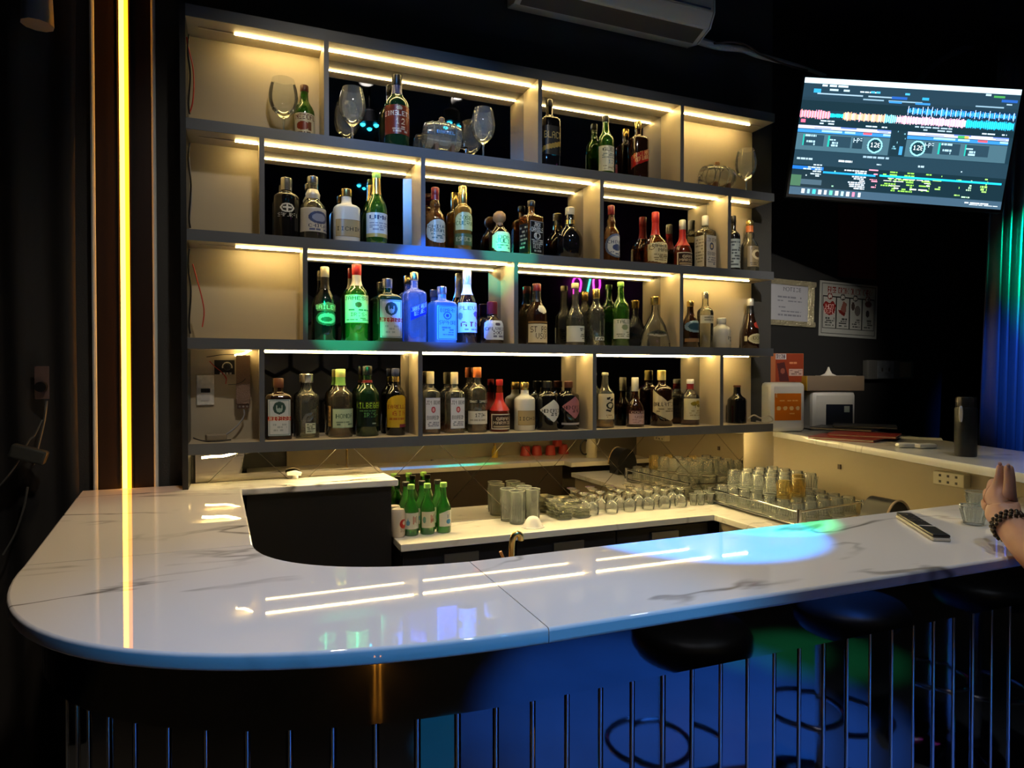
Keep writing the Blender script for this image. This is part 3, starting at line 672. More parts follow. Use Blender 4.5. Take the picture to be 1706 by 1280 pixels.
Ljb = lab(40, 60, 'c8c6be', ('text', 'JIM BEAM', .5, .14, '1c2438', .85), ('ell', .5, .34, .2, .12, '3a4666'), ('ell', .5, .34, .11, .065, 'c8b890'), ('text', 'BOURBON', .5, .58, '28344e', .8), ('scribble', .12, .68, .88, .94, '6a7080', 4, 2))
bottle('square bourbon bottle with white label and white cap on the second shelf', 1175, 360, 30, Z2, 'rect', 'smoke', ('white', .82), [(Ljb, 0, .05, .62, .23), (lab(16, 40, 'c8c4b0', ('scribble', .1, .1, .9, .9, '8a8670', 8, 2)), -.25, .06, .62, .2)], n=6, yaw=10, liquid=(.5, 'pale'))
bottle('slim dark bottle with pale side label behind the last second shelf divider', 1222, 360, 22, Z2, 'high', 'black', ('black', .88), [(lab(20, 50, 'a8b4b4', ('scribble', .1, .08, .9, .95, '4a5458', 9, 3)), 0, .08, .58, .42)])
Lel = lab(36, 50, '8a7a5c', ('ell', .5, .4, .3, .25, 'c8b890'), ('ell', .5, .4, .18, .15, '4a3a28'), ('scribble', .1, .72, .9, .96, '3a2e20', 3, 5), ('text', 'TEQUILA', .5, .1, '2a2018', .8))
bottle('smoky glass bottle with gold cap and copper neck at the right of the second shelf', 1249, 368, 30, Z2, 'bulge', 'smoke', ('gold', .90), [(Lel, .05, .12, .5, .40)], foil=('orange', .78, .9))
# ---- third shelf
Lba = lab(44, 44, None, ('poly', [(0, .12), (.5, 0), (1, .12), (.9, .35), (.1, .35)], '6a5a40'), ('text', 'BAILEYS', .5, .2, 'e0d0a8', .9), ('ell', .5, .62, .45, .28, '2a4a34'), ('ell', .5, .62, .36, .2, '8ab09a'), ('ell', .45, .66, .2, .09, '2f5a40'))
bottle('black cream liqueur bottle with oval landscape label on the third shelf', 541, 445, 34, Z3, 'tall', 'black', ('pale', .86), [(Lba, .03, .17, .52, .44)], foil=('black', .70, .87))
Lja = lab(46, 56, 'd8d8b8', ('text', 'JAMESON', .5, .14, '1f4a2a', .9), ('ell', .5, .36, .09, .1, '6a4a2a'), ('scribble', .15, .52, .85, .6, '5a7a58', 1, 2), ('text', 'IRISH', .5, .7, '5a6a48', .5), ('scribble', .12, .82, .88, .94, '6a7a58', 2, 5), ('frame', 0, 0, 1, 1, 'b0a868', 1))
bottle('green whiskey bottle with cream label and red cap on the third shelf', 594, 441, 38, Z3, 'irish', 'green', ('red', .86), [(Lja, .0, .24, .60, .50)], foil=('pale', .72, .86))
def jager(): return lab(44, 60, 'c4ccd0', ('frame', 0, 0, 1, 1, '2c4a50', 1), ('frame', .06, .04, .94, .96, '5a7a80', 1), ('ell', .5, .24, .27, .17, '2e4a42'), ('rect', .36, .16, .42, .3, 'a8b8b0'), ('rect', .58, .16, .64, .3, 'a8b8b0'), ('ell', .5, .3, .12, .06, '9ab0a6'), ('rect', .0, .46, 1, .59, 'a8281c'), ('text', 'JAGERMEISTER', .5, .525, 'e0d0b8', .95), ('scribble', .2, .66, .8, .9, '9aa6ac', 3, 4))
bottle('square green herb liqueur bottle with stag label on the third shelf', 645, 465, 46, Z3, 'rect', 'dgreen', ('silver', .85), [(jager(), 0, .06, .66, .245)], n=6, yaw=6)
Lbl = lab(46, 48, None, ('poly', [(0, .28), (1, .02), (1, .42), (0, .70)], '1c2a8c'), ('text', 'JOHNNIE WALKER', .5, .34, 'b0b8d8', .9, 1, .27), ('text', 'BLUE LABEL', .5, .47, 'b0b8d8', .6, 1, .27))
bottle('square pale blue bottle with slanted blue label on the third shelf', 690, 454, 38, Z3, 'rect', 'pblue', ('gold', .88), [(Lbl, .02, .18, .60, .25)], n=5, yaw=8)
Lbo = lab(40, 60, '6aa6d8', ('frame', .06, .02, .94, .98, '2f5a98', 1), ('text', 'BOMBAY', .5, .12, '22406a', .7), ('ell', .5, .28, .2, .12, '2f5a98', .7), ('ell', .5, .28, .08, .05, '22406a'), ('text', 'SAPPHIRE', .5, .50, '22406a', .8), ('scribble', .2, .62, .8, .9, '3f6aa8', 4, 3))
bottle('sapphire blue rectangular gin bottle with silver cap on the third shelf', 736, 478, 44, Z3, 'rect', 'blue', ('silver', .86), [(Lbo, 0, .06, .64, .245)], n=6, yaw=10)
Lpl = lab(42, 56, 'd6dade', ('text', 'PLEVIN', .5, .18, '6a6478', .8), ('ell', .72, .38, .14, .1, '6a5a90'), ('ell', .8, .5, .1, .07, '8a4a60'), ('ell', .12, .45, .1, .12, '7a8a6a'), ('text', 'GIN', .5, .72, '8a2a2c', .7, 1.4), ('scribble', .2, .88, .8, .97, '8a8a94', 1, 2))
bottle('dark bottle with large white floral label and white capsule on the third shelf', 778, 450, 33, Z3, 'tall', 'brown', ('pale', .80), [(Lpl, .02, .15, .55, .5)], foil=('white', .66, .80))
Lsq = lab(42, 40, 'c8d0d8', ('ell', .5, .2, .1, .08, '4a4458'), ('text', 'CALVADOS', .5, .44, '34304a', .9), ('text', 'XO', .5, .64, '34304a', .3), ('scribble', .25, .78, .75, .92, '6a6a80', 1, 2), ('keep', [(.1, 0), (.9, 0), (1, .1), (1, .9), (.9, 1), (.1, 1), (0, .9), (0, .1)]))
bottle('squat dark bottle with red wax cap and rounded pale label on the third shelf', 820, 503, 38, Z3, 'squat', 'brown', ('burg', .70), [(Lsq, .03, .10, .55, .42)], capr=.46)
Lst = lab(44, 44, None, ('rect', 0, .5, 1, 1, 'cabf9e'), ('text', 'ST REMY', .5, .64, '3a2c20', .8), ('text', 'VSOP', .5, .84, '5a4a36', .45), ('ell', .55, .1, .2, .12, 'd8d2bc'), ('rect', 0, .44, 1, .47, '8a6a3a'))
bottle('dark brandy bottle with cream base label and pale neck seal on the third shelf', 894, 473, 35, Z3, 'tall', 'brown', ('burg', .88), [(Lst, .03, .04, .64, .48)], foil=('black', .70, .88))
Lab_ = lab(40, 40, None, ('rect', 0, .3, 1, 1, 'c9ccc4'), ('scribble', .5, .4, .95, .9, '5a5e60', 6, 3))
bottle('clear long-necked vodka bottle with white label on the third shelf', 958, 472, 31, Z3, 'long', 'clear', ('cream', .92), [(Lab_, .0, .06, .42, .5)])
bottle('clear spirit bottle with gold cork and no big label on the third shelf', 993, 482, 30, Z3, 'irish', 'clear', ('gold', .84), [(lab(12, 6, 'd8d8c8', ('scribble', .1, .2, .9, .9, '6a6a5a', 2, 2)), 0, .10, .16, .18)])
Lgw = lab(40, 40, 'd4d4c0', ('text', 'TALIN', .5, .14, '3a5a34', .7), ('ell', .5, .42, .14, .14, '8a9a70'), ('scribble', .15, .64, .85, .94, '7a8468', 3, 5))
bottle('slim bright green bottle with square white label on the third shelf', 1034, 470, 29, Z3, 'irish', 'green', ('green', .93), [(Lgw, .0, .12, .42, .46)])
bottle('clear fan-shaped cognac decanter with brass stopper on the third shelf', 1085, 496, 58, Z3, 'fan', 'clear', ('gold', .84), [(lab(40, 14, None, ('poly', [(0, .3), (.5, 0), (1, .3), (1, .8), (.5, 1), (0, .8)], 'a8a08a'), ('scribble', .2, .3, .8, .8, '6a6454', 2, 2)), 0, .20, .34, .3)], depth=.45, capr=.26)
bottle('dark curvy bottle with bluish label partly behind the third shelf divider', 1150, 502, 28, Z3, 'tall', 'brown', ('gold', .88), [(lab(30, 40, None, ('ell', .5, .3, .5, .26, '7a98a8'), ('ell', .5, .3, .36, .16, '2a4a5a'), ('rect', 0, .8, 1, .96, '8a6a4a')), .04, .1, .6, .5)])
bottle('clear slender bottle with pale label and silver cap on the third shelf end', 1175, 487, 27, Z3, 'high', 'clear', ('silver', .88), [(lab(30, 16, 'c8c6b4', ('scribble', .15, .2, .85, .8, '8a8878', 2, 6)), 0, .44, .58, .4)], liquid=(.40, 'pale') if False else None)
bottle('small round white ceramic flask on the third shelf', 1202, 530, 31, Z3, 'jar', 'frost', ('white', .82), [(lab(24, 24, None, ('ell', .5, .5, .5, .5, 'd8d4c4'), ('text', 'N', .4, .4, '3a3a36', .3), ('rect', .5, .3, .8, .7, '5a5a54'), ('rect', .58, .38, .72, .6, 'd8d4c4')), .06, .12, .48, .2)], capr=.5)
Ldo = lab(36, 60, None, ('ell', .62, .18, .24, .13, 'b84438'), ('ell', .5, .72, .36, .2, 'c8c09a'), ('ell', .5, .72, .28, .15, 'aaa27c'), ('text', 'DOM', .5, .70, '4a4430', .4), ('rect', 0, .62, .12, .82, 'c8c09a'))
bottle('dark conical liqueur bottle with red wax seal at the third shelf end', 1250, 498, 29, Z3, 'bened', 'brown', ('pale', .86), [(Ldo, .03, .06, .56, .5)], foil=('black', .7, .86))
# ---- lowest shelf
bottle('square dark herb liqueur bottle with white label and red band on the lowest shelf', 464, 630, 44, Z4, 'rect', 'brown', ('brown', .84), [(jager(), 0, .06, .66, .24)], n=6, yaw=0)
bottle('clear vodka bottle with wide silver cap on the lowest shelf', 512, 623, 38, Z4, 'high', 'clear', ('silver', .86), [(lab(16, 20, 'b8c0a8', ('scribble', .1, .1, .9, .9, '5a624e', 6, 4)), .03, .08, .24, .14)], capr=.5)
Lhe = lab(44, 30, 'b8cca8', ('text', 'HONDA', .5, .4, '3a5a40', .7), ('scribble', .15, .65, .85, .9, '6a8068', 2, 3), ('frame', 0, 0, 1, 1, '8aa080', 1))  # pale label with the green light on it put into its colours
bottle('round clear bottle with amber whisky and pale green label on the lowest shelf', 567, 615, 40, Z4, 'irish', 'smoke', ('yellow', .88), [(Lhe, .04, .14, .42, .34), (lab(16, 24, 'b89058', ('scribble', .1, .1, .9, .9, '6a4a2a', 4, 3)), -.22, .16, .46, .12)], foil=('green', .76, .88), liquid=(.46, 'whisky'))
Lki = lab(46, 40, '0a1c10', ('text', 'KILBEGGAN', .5, .16, '9ac23a', .98, 1.3), ('scribble', .12, .36, .88, .42, '4a7a4a', 1, 3), ('text', 'IRISH', .5, .55, '5a9a5a', .5), ('scribble', .2, .85, .8, .95, '8a9a8a', 1, 5))
bottle('dark green bottle with bright printed lettering on the lowest shelf', 612, 610, 38, Z4, 'irish', 'dgreen', ('black', .87), [(Lki, .02, .14, .50, .44)], foil=('burg', .76, .80))
Lye = lab(40, 60, None, ('ell', .5, .3, .5, .3, 'c8a428'), ('rect', 0, .3, 1, 1, 'c8a428'), ('text', 'BARELLIS', .5, .36, '8a3a14', .9), ('text', 'GIN', .5, .56, 'a85a1a', .5, 1.3), ('scribble', .1, .70, .9, .8, 'a8641a', 1, 3), ('rect', .5, .9, 1, 1, '7a2a3a'))
bottle('dark bottle with arched yellow label next to the lowest shelf divider', 659, 614, 32, Z4, 'irish', 'black', ('blue', .88), [(Lye, .03, .12, .60, .46)], foil=('gold', .80, .88))
def beam(): return lab(44, 56, 'd0d2da', ('text', 'JIM BEAM', .5, .16, '1c2030', .9), ('ell', .5, .38, .14, .1, 'a8283a'), ('ell', .5, .38, .08, .06, 'd8a0a0'), ('text', 'BOURBON', .5, .64, '2a2c3c', .8), ('scribble', .12, .76, .88, .94, '7a7e90', 3, 2), ('frame', 0, 0, 1, 1, '9aa0b4', 1))
bottle('white-labelled bourbon bottle with cream cap nearest the lowest shelf divider', 717, 619, 32, Z4, 'high', 'clear', ('cream', .80), [(beam(), 0, .08, .58, .25)], n=4, yaw=4, liquid=(.12, 'whisky'))
bottle('white-labelled bourbon bottle with cream cap, second of the pair', 757, 620, 32, Z4, 'high', 'clear', ('cream', .80), [(beam(), 0, .08, .58, .25)], n=4, yaw=8, liquid=(.14, 'whisky'))
Ltr = lab(44, 24, 'd0ccc0', ('text', '1794', .5, .3, '3a3630', .4), ('scribble', .1, .64, .9, .84, '9a9688', 1, 3))
Ltb = lab(44, 7, '14140f', ('text', 'TROIS RIVIERES', .5, .5, 'd0d0c0', .9, .8))
bottle('clear rum bottle with red capsule and low white label on the lowest shelf', 795, 612, 33, Z4, 'high', 'smoke', ('orange', .84), [(Ltr, 0, .13, .33, .46), (Ltb, 0, .45, .50, .40)], liquid=(.13, 'whisky'))
bottle('dark liqueur bottle with red ribbon neck and framed label on the lowest shelf', 832, 632, 34, Z4, 'marnier', 'red', ('red', .88), [(Lgm, .03, .05, .34, .46)], foil=('red', .40, .74))
bottle('frosted white bottle with beige lettered label on the lowest shelf', 874, 637, 35, Z4, 'high', 'frost', ('gold', .84), [(Li, .03, .12, .42, .40)])
def hend(bg, ink): return lab(40, 44, bg, ('text', 'HENDRICKS', .5, .48, ink, .85), ('scribble', .35, .6, .65, .72, ink, 2, 2), ('keep', [(.5, 0), (1, .45), (.5, 1), (0, .45)]))
bottle('black apothecary gin bottle with white diamond label on the lowest shelf', 912, 635, 38, Z4, 'apoth', 'black', ('black', .86), [(hend('cfd0c8', '2a2a2c'), .02, .16, .62, .40)])
bottle('black apothecary gin bottle with pink diamond label on the lowest shelf', 947, 635, 36, Z4, 'apoth', 'black', ('brown', .86), [(hend('a86a70', '3a1c22'), .03, .22, .68, .40), (lab(30, 4, 'a8a0a0'), .03, .10, .14, .42)])
Lkj = lab(40, 56, 'd0c4a0', ('poly', [(.35, .15), (.5, .12), (.48, .22), (.34, .24)], '1a1814'), ('poly', [(.52, .2), (.66, .18), (.6, .3), (.5, .3)], '1a1814'), ('ell', .5, .46, .17, .14, '1a1814', .62), ('poly', [(.6, .42), (.68, .42), (.5, .72), (.3, .66), (.34, .6), (.5, .64)], '1a1814'), ('scribble', .3, .82, .7, .95, '8a7a5a', 2, 3))
bottle('clear whisky bottle with cream label and brushed black calligraphy', 1008, 621, 30, Z4, 'irish', 'clear', ('pale', .95), [(Lkj, .02, .16, .62, .46)], liquid=(.15, 'pale'))
Lvs = lab(42, 44, 'b89a98', ('rect', 0, 0, 1, .26, '4a1c20'), ('text', 'COURVO', .5, .14, 'd0b8a8', .8), ('text', 'VSOP', .5, .5, '5a3438', .5), ('scribble', .12, .66, .88, .92, '8a6668', 3, 4))
bottle('small dark cognac bottle with pinkish label on the lowest shelf', 1058, 629, 30, Z4, 'marnier', 'brown', ('pale', .72), [(Lvs, .03, .06, .34, .46)], capr=.40)
Lbt = lab(46, 56, 'cdbf98', ('text', 'BALLANTINES', .5, .48, '4a3c28', .9), ('scribble', .15, .6, .85, .75, '7a6a4c', 2, 2), ('keep', [(0, 0), (.5, .38), (1, .2), (1, .85), (.6, 1), (0, .72)]))
bottle('wide dark whisky bottle with chevron cream label and yellow cap', 1102, 617, 37, Z4, 'high', 'brown', ('yellow', .82), [(Lbt, .0, .1, .66, .48)], n=2.6)
Lho = lab(42, 44, 'd2c9a2', ('ell', .4, .24, .14, .1, '8a7a1c'), ('ell', .58, .18, .12, .09, 'a88a20'), ('ell', .62, .34, .12, .07, '7a6a1a'), ('rect', .42, .26, .46, .44, '6a5a20'), ('scribble', .2, .55, .8, .85, 'a89a70', 3, 2))
bottle('clear round bottle with leafy cream label and red-white capsule', 1150, 632, 30, Z4, 'irish', 'clear', ('white', .90), [(Lho, .02, .12, .58, .48)], foil=('burg', .78, .9), liquid=(.14, 'whisky'))
bottle('plain dark apothecary bottle in the last niche of the lowest shelf', 1228, 642, 31, Z4, 'irish', 'black', ('brown', .95), [(lab(20, 30, None, ('poly', [(.3, 0), (1, .1), (1, .9), (.3, 1)], '8a3a20'), ('scribble', .4, .3, .9, .7, 'c88a5a', 3, 2)), .20, .1, .5, .16)])
can = thing('drink_can', 'red can tucked beside the last divider of the lowest shelf', 'can', (2.355, 2.90, Z4))
MB().lathe([(.022, 0), (.026, .006), (.026, .095), (.022, .104)], 20).build('body', M('red_can_print', (.45, .03, .015), .3, .3), can, smooth=40)
MB().lathe([(.021, .1035), (.021, .106)], 20).build('lid', STEEL, can, smooth=40)
# ---- balloon glasses on the top shelf
def balloon(label, px, top, wpx, z0, Y, base_y=None):
    P = at_y(px, top, Y); H = P.z - z0; d = (P - CAM).dot(F_); r = wpx * d / FPX / 2
    t = thing('balloon_glass', label, 'wine glass', (P.x, Y, z0), 0, 'balloon glasses on the top shelf')
    b0 = H * .36
    pr = [(.006, b0 - .004), (r * .45, b0 + H * .04), (r * .78, b0 + H * .12), (r * .96, b0 + H * .24), (r, b0 + H * .34), (r * .95, b0 + H * .46), (r * .84, b0 + H * .56), (r * .76, H)]
    MB().lathe(pr, 28, cap0=False, cap1=False).build('bowl', GLASS, t, smooth=60)
    MB().lathe([(.008, b0), (.0045, b0 - .02), (.004, .02), (.006, .008)], 12, cap0=False, cap1=False).build('stem', GLASS, t, smooth=60)
    MB().lathe([(r * .82, 0), (r * .8, .002), (.012, .006), (.004, .012)], 24, cap1=False).build('foot', GLASS, t, smooth=60)
balloon('empty balloon glass beside the small green bottle on the top shelf', 472, 133, 47, Z1, 2.90)
balloon('empty balloon glass left of the tall rust-labelled bottle on the top shelf', 587, 148, 44, Z1, 2.885)
balloon('empty balloon glass beside the tap of the glass barrel', 805, 182, 40, Z1, 2.885)
balloon('empty balloon glass at the far end of the top shelf', 1243, 250, 35, Z1, 2.90)
# ---- glass barrels with taps
def barrel(label, px, y_mid, wpx, hpx, z0, Y, tap_side, txt=None):
    P = at_y(px, y_mid, Y); d = (P - CAM).dot(F_); Lh = wpx * d / FPX / 2; r = hpx * d / FPX / 2
    t = thing('glass_barrel', label, 'drink dispenser', (P.x, Y, z0), 0, 'glass barrel dispensers')
    zc = .022 + r
    pr = [(r * .55, -Lh), (r * .8, -Lh * .95), (r * .92, -Lh * .6), (r, 0), (r * .92, Lh * .6), (r * .8, Lh * .95), (r * .55, Lh)]
    o = MB().lathe(pr, 28).build('barrel', thin_glass('ribbed_barrel_glass', (.90, .90, .82), .08, .12), t, smooth=60); o.rotation_euler = (0, R_(90), 0); o.location = (0, 0, zc)
    for k, x in enumerate((-.6, -.3, .3, .6)):
        rr = r * (.97 if abs(x) < .5 else .925); q = [(x * Lh, rr * math.cos(a), zc + rr * math.sin(a)) for a in np.linspace(0, 2 * math.pi, 25)[:-1]]
        MB().tube(q, .003, 6, True).build('hoop', GLASS, t, smooth=60)
    for s_ in (-1, 1):
        MB().prism([(s_ * Lh * .45 - .008, -r * .8), (s_ * Lh * .45 + .008, -r * .8), (s_ * Lh * .45 + .008, r * .8), (s_ * Lh * .45 - .008, r * .8)], .010, .042).build('cradle', M('stained_wood', (.16, .075, .03), .5, var=.3, vscale=40), t)
    box('base', -Lh * .62, Lh * .62, -r * .7, r * .7, 0, .011, MATS['stained_wood'], t)
    MB().lathe([(.011, 0), (.014, .008), (.013, .018), (.008, .022)], 14, (0, 0, zc + r * .98)).build('stopper', CAPM['wood'], t, smooth=40)
    x = tap_side * Lh
    tp = MB(); tp.bar((x, 0, zc - r * .5), (x + tap_side * .035, 0, zc - r * .5), .006); tp.bar((x + tap_side * .03, 0, zc - r * .5), (x + tap_side * .03, 0, zc - r * .5 - .022), .005); tp.bar((x + tap_side * .022, 0, zc - r * .5), (x + tap_side * .022, 0, zc - r * .5 + .022), .004); tp.bar((x + tap_side * .022, -.014, zc - r * .5 + .024), (x + tap_side * .022, .014, zc - r * .5 + .024), .004)
    tp.build('tap', CHROME, t, smooth=40)
    if txt:
        c = Canvas(40, 12); c.text(txt, .5, .5, '6aa8e0', .9)
        c.mesh('lettering', lambda u, v: ((u - .5) * Lh * 1.1, -r * .995 * math.cos((.5 - v) * .5), zc + r * .3 * (.5 - v) * 2 * .6), PAPER, t)
barrel('clear glass barrel on a wooden cradle in the middle of the top shelf', 736, 217, 62, 50, Z1, 2.89, 1, 'BARREL')
barrel('clear glass barrel with chrome tap at the end niche of the top shelf', 1195, 278, 58, 38, Z1, 2.90, -1)
# ================================================================== things on the back counter
def soju(label, px, by, Y, kind):
    P = at_y(px, by, Y)
    t = thing('soju_bottle', label, 'bottle', (P.x, Y, BCZ), R_({0: -6, 1: 4, 2: 16}[kind % 3]), 'green soju bottles on the back counter')
    H = .215; r = .032
    pr = [(r * .92, 0), (r, .004), (r, .105), (r * .93, .118), (r * .70, .136), (r * .48, .152), (r * .40, .170), (r * .38, H - .016)]
    MB().lathe(pr, 24).build('glass', GL['soju'], t, smooth=50)
    MB().lathe([(.0145, H - .020), (.015, H - .018), (.015, H - .002), (.013, H)], 16).build('cap', CAPM['green'] if kind < 3 else CAPM['black'], t, smooth=40)
    c = lab(40, 40, 'd2d2c0', ('ell', .26, .62, .12, .16, '5a92b0'), ('poly', [(.20, .55), (.26, .3), (.32, .55)], '5a92b0')) if kind != 1 else lab(40, 40, 'd6d2b4', ('ell', .18, .5, .1, .2, '6a9a80'), ('ell', .7, .55, .12, .12, 'a08a70'))
    if kind == 2: c = lab(40, 40, 'd4d2c4', ('ell', .58, .70, .16, .16, '3f86b8'), ('rect', .5, .25, .54, .5, '4a5a8a'), ('rect', .62, .2, .66, .5, '4a5a8a'), ('poly', [(0, 0), (.5, 0), (0, .2)], None))
    else: c.rect(.55, .2, .6, .7, 'a0483a').rect(.66, .25, .70, .6, 'a0483a').rect(.76, .2, .8, .66, '8a8a6a')
    c.mesh('paper_label', lambda u, v: ((r + .0006) * math.sin((u - .5) * 2.3), -(r + .0006) * math.cos((u - .5) * 2.3), .030 + .068 * (1 - v)), GLOSSP, t)
for k, (px, by, Y, lb) in enumerate([(685, 870, 2.80, 'green soju bottle with blue and red label beside the drink cans'), (712, 870, 2.80, 'green soju bottle with cream label in the middle of the front trio'), (739, 870, 2.80, 'green soju bottle with blue water-drop label at the front trio end'),
                                     (676, 860, 2.885, 'green soju bottle in the rear row behind the cans'), (703, 860, 2.885, 'green soju bottle in the middle of the rear row'), (729, 860, 2.885, 'green soju bottle at the end of the rear row')]):
    soju(lb, px, by, Y, k)
def drinkcan(label, px, Y, h=.115):
    P = at_y(px, 860, Y); t = thing('drink_can', label, 'can', (P.x, Y, BCZ), R_(30)); r = .030
    MB().lathe([(r * .8, 0), (r, .008), (r, h - .012), (r * .86, h - .001), (r * .84, h)], 24).build('body', M('pale_can_print', (.70, .62, .52), .35, .25), t, smooth=40)
    MB().lathe([(r * .83, h), (r * .83, h + .001), (r * .75, h - .002)], 24, cap0=False).build('lid', STEEL, t, smooth=40)
    c = lab(36, 36, None, ('ell', .55, .5, .3, .26, 'b02a20'), ('ell', .62, .46, .14, .12, 'd8c8b0'), ('text', 'ICE', .5, .85, '8a7a6a', .5))
    c.mesh('print', lambda u, v: ((r + .0005) * math.sin((u - .5) * 2), -(r + .0005) * math.cos((u - .5) * 2), .02 + .075 * (1 - v)), GLOSSP, t)
drinkcan('pale drink can with red print beside the soju bottles', 663, 2.79)
drinkcan('second pale drink can standing behind the first can', 656, 2.87)
def tumbler(t, r0, r1, h, mat, ribs=0, seg=24, inv=False):
    pr = [(r0 * .9, 0), (r0, .003), (r1, h), (r1 - .002, h), (r0 - .003, .012)]
    if inv: pr = [(r, h - z) for r, z in pr][::-1]
    b = MB().lathe(pr, seg, cap0=not inv, cap1=inv) if not inv else MB().lathe([(r1, 0), (r0, h - .003), (r0 * .9, h)], seg, cap0=False)
    o = b.build('wall', mat, t, smooth=50)
    rim = MB().tube([(r1 * math.cos(a), r1 * math.sin(a), (0.0015 if inv else h)) for a in np.linspace(0, 2 * math.pi, 25)[:-1]], .0018, 5, True).build('rim', thin_glass('glass_rim', (.95, .95, .88), .05, .1, .55) if mat != GLASSY else GLASSY, t, smooth=60)
    if ribs:
        m = MB()
        for k in range(ribs):
            a = 2 * math.pi * k / ribs; m.bar(((r0 + .0004) * math.cos(a), (r0 + .0004) * math.sin(a), .012), ((r1 + .0004) * math.cos(a), (r1 + .0004) * math.sin(a), h * .80), .0013, 4)
        o = m.build('ribbing', mat, t); o['kind'] = 'stuff'
for px, Y, rb, lb in [(846, 2.90, 0, 'tall clear highball glass at the back left of the group'), (873, 2.93, 0, 'tall clear highball glass furthest back of the group'), (861, 2.83, 26, 'ribbed highball glass at the front of the group'), (887, 2.85, 0, 'tall clear highball glass behind the white juicer dish')]:
    P = at_y(px, 850, Y); t = thing('highball_glass', lb, 'glass', (P.x, Y, BCZ), 0, 'highball glasses on the back counter')
    tumbler(t, .034, .036, .150, GLASS, rb)
P = at_y(888, 868, 2.74); t = thing('juicer_dish', 'small white domed dish upside down on the back counter', 'dish', (P.x, 2.74, BCZ))
MB().lathe([(.047, 0), (.048, .004), (.040, .014), (.030, .034), (.020, .044), (.008, .048)], 24).build('dome', WHITEPL, t, smooth=50)
MB().lathe([(.052, 0), (.052, .003), (.047, .005)], 24).build('flange', WHITEPL, t, smooth=50)
# stacked square glass trays
for i, (px, n_, Y) in enumerate([(938, 5, 2.84), (968, 4, 2.84), (925, 6, 2.91), (955, 5, 2.92)]):
    P = at_y(px, 850, Y)
    for k in range(n_):
        lb = ['front stack beside the highball glasses', 'front stack beside the goblets', 'rear stack beside the highball glasses', 'rear stack beside the goblets'][i]
        od = ['lowest', 'second', 'third', 'fourth', 'fifth', 'sixth'][k]
        t = thing('glass_tray', f'square cut-glass tray, {od} from the counter in the {lb}', 'glass tray', (P.x, Y, BCZ + k * .0135), R_(8 * ((k * 7 + i * 3) % 5 - 2)), 'cut-glass trays on the back counter')
        m = MB(); q = [(.036, .036), (-.036, .036), (-.036, -.036), (.036, -.036)]
        def ring(sc, z): return [(x * sc, y * sc, z) for x, y in q]
        vs = ring(.78, 0) + ring(1.0, .013) + ring(.92, .013) + ring(.72, .003)
        fs = [(3, 2, 1, 0)] + [(a * 4 + j, a * 4 + (j + 1) % 4, a * 4 + 4 + (j + 1) % 4, a * 4 + 4 + j) for a in range(3) for j in range(4)] + [(12, 13, 14, 15)]
        m.add(vs, fs).build('dish', thin_glass('cut_glass', (.93, .93, .86), .06, .06), t)
# upside-down goblets: foot in the air
def goblet(label, px, by, Y, h=.098, r=.033):
    P = at_y(px, by, Y); t = thing('stemmed_goblet', label, 'goblet', (P.x, Y, BCZ), 0, 'goblets standing upside down')
    MB().lathe([(r * .86, 0), (r, h * .20), (r * .98, h * .38), (r * .75, h * .56), (.009, h * .66)], 22, cap0=False, cap1=False).build('bowl', GLASS, t, smooth=60)
    MB().lathe([(.0085, h * .66), (.006, h * .76), (.0085, h * .88)], 12, cap0=False, cap1=False).build('stem', GLASS, t, smooth=60)
    MB().lathe([(.0085, h * .88), (r * .72, h * .965), (r * .76, h), (r * .3, h * .985)], 22, cap0=False).build('foot', thin_glass('frosty_foot', (.88, .88, .82), .1, .18), t, smooth=60)
gob = [(987, 840, 2.86), (1019, 840, 2.86), (1049, 835, 2.87), (1080, 833, 2.87), (1107, 832, 2.87), (1134, 830, 2.87), (972, 834, 2.925), (1000, 834, 2.93), (1031, 826, 2.935), (1063, 826, 2.935), (1093, 824, 2.935), (1120, 822, 2.935)]
ordn = ['first', 'second', 'third', 'fourth', 'fifth', 'sixth']
for k, (px, by, Y) in enumerate(gob):
    goblet(f'upside-down goblet, {ordn[k % 6]} from the glass trays in the {"front" if k < 6 else "rear"} row', px, by, Y)
for k, (px, Y) in enumerate([(1155, 2.88), (1168, 2.87), (1184, 2.87), (1198, 2.86), (1163, 2.925), (1178, 2.925)]):
    P = at_y(px, 832, Y); t = thing('shot_glass', f'small shot glass, {ordn[k % 4 if k < 4 else k - 4]} from the goblets in the {"front" if k < 4 else "rear"} pair row', 'shot glass', (P.x, Y, BCZ), 0, 'shot glasses on the back counter')
    tumbler(t, .016, .021, .060, GLASS, 0, 16)
# ================================================================== chrome rack full of tumblers on the side counter
A = at_z(1205, 821, .88); B = at_z(1331, 866, .88); Cc = at_z(1443, 848, .88)
A.z = B.z = Cc.z = 0; ux = (Cc - B); uy = (A - B); Lx = min(ux.length, .46); Ly = min(uy.length, .64); ux.normalize(); uy = Vector((-ux.y, ux.x, 0)) * (1 if uy.cross(ux).z < 0 else -1)
uyd = (A - B).normalized(); uy = (uy * .5 + uyd * .5).normalized()
org = B; RZ = math.atan2(ux.y, ux.x)
def rk(a, b, z): p = org + ux * a + uy * b; return (p.x, p.y, z)
rack = thing('glass_rack', 'chrome wire rack holding stacked tumblers on the side counter', 'rack', (0, 0, 0))
for (a, b) in ((0, 0), (Lx, 0), (0, Ly), (Lx, Ly)):
    m = MB(); m.bar(rk(a, b, BCZ), rk(a, b, BCZ + .085), .011, 12); m.bar(rk(a, b, BCZ + .085), rk(a, b, BCZ + .088), .013, 12); m.build('post', CHROME, rack, smooth=40)
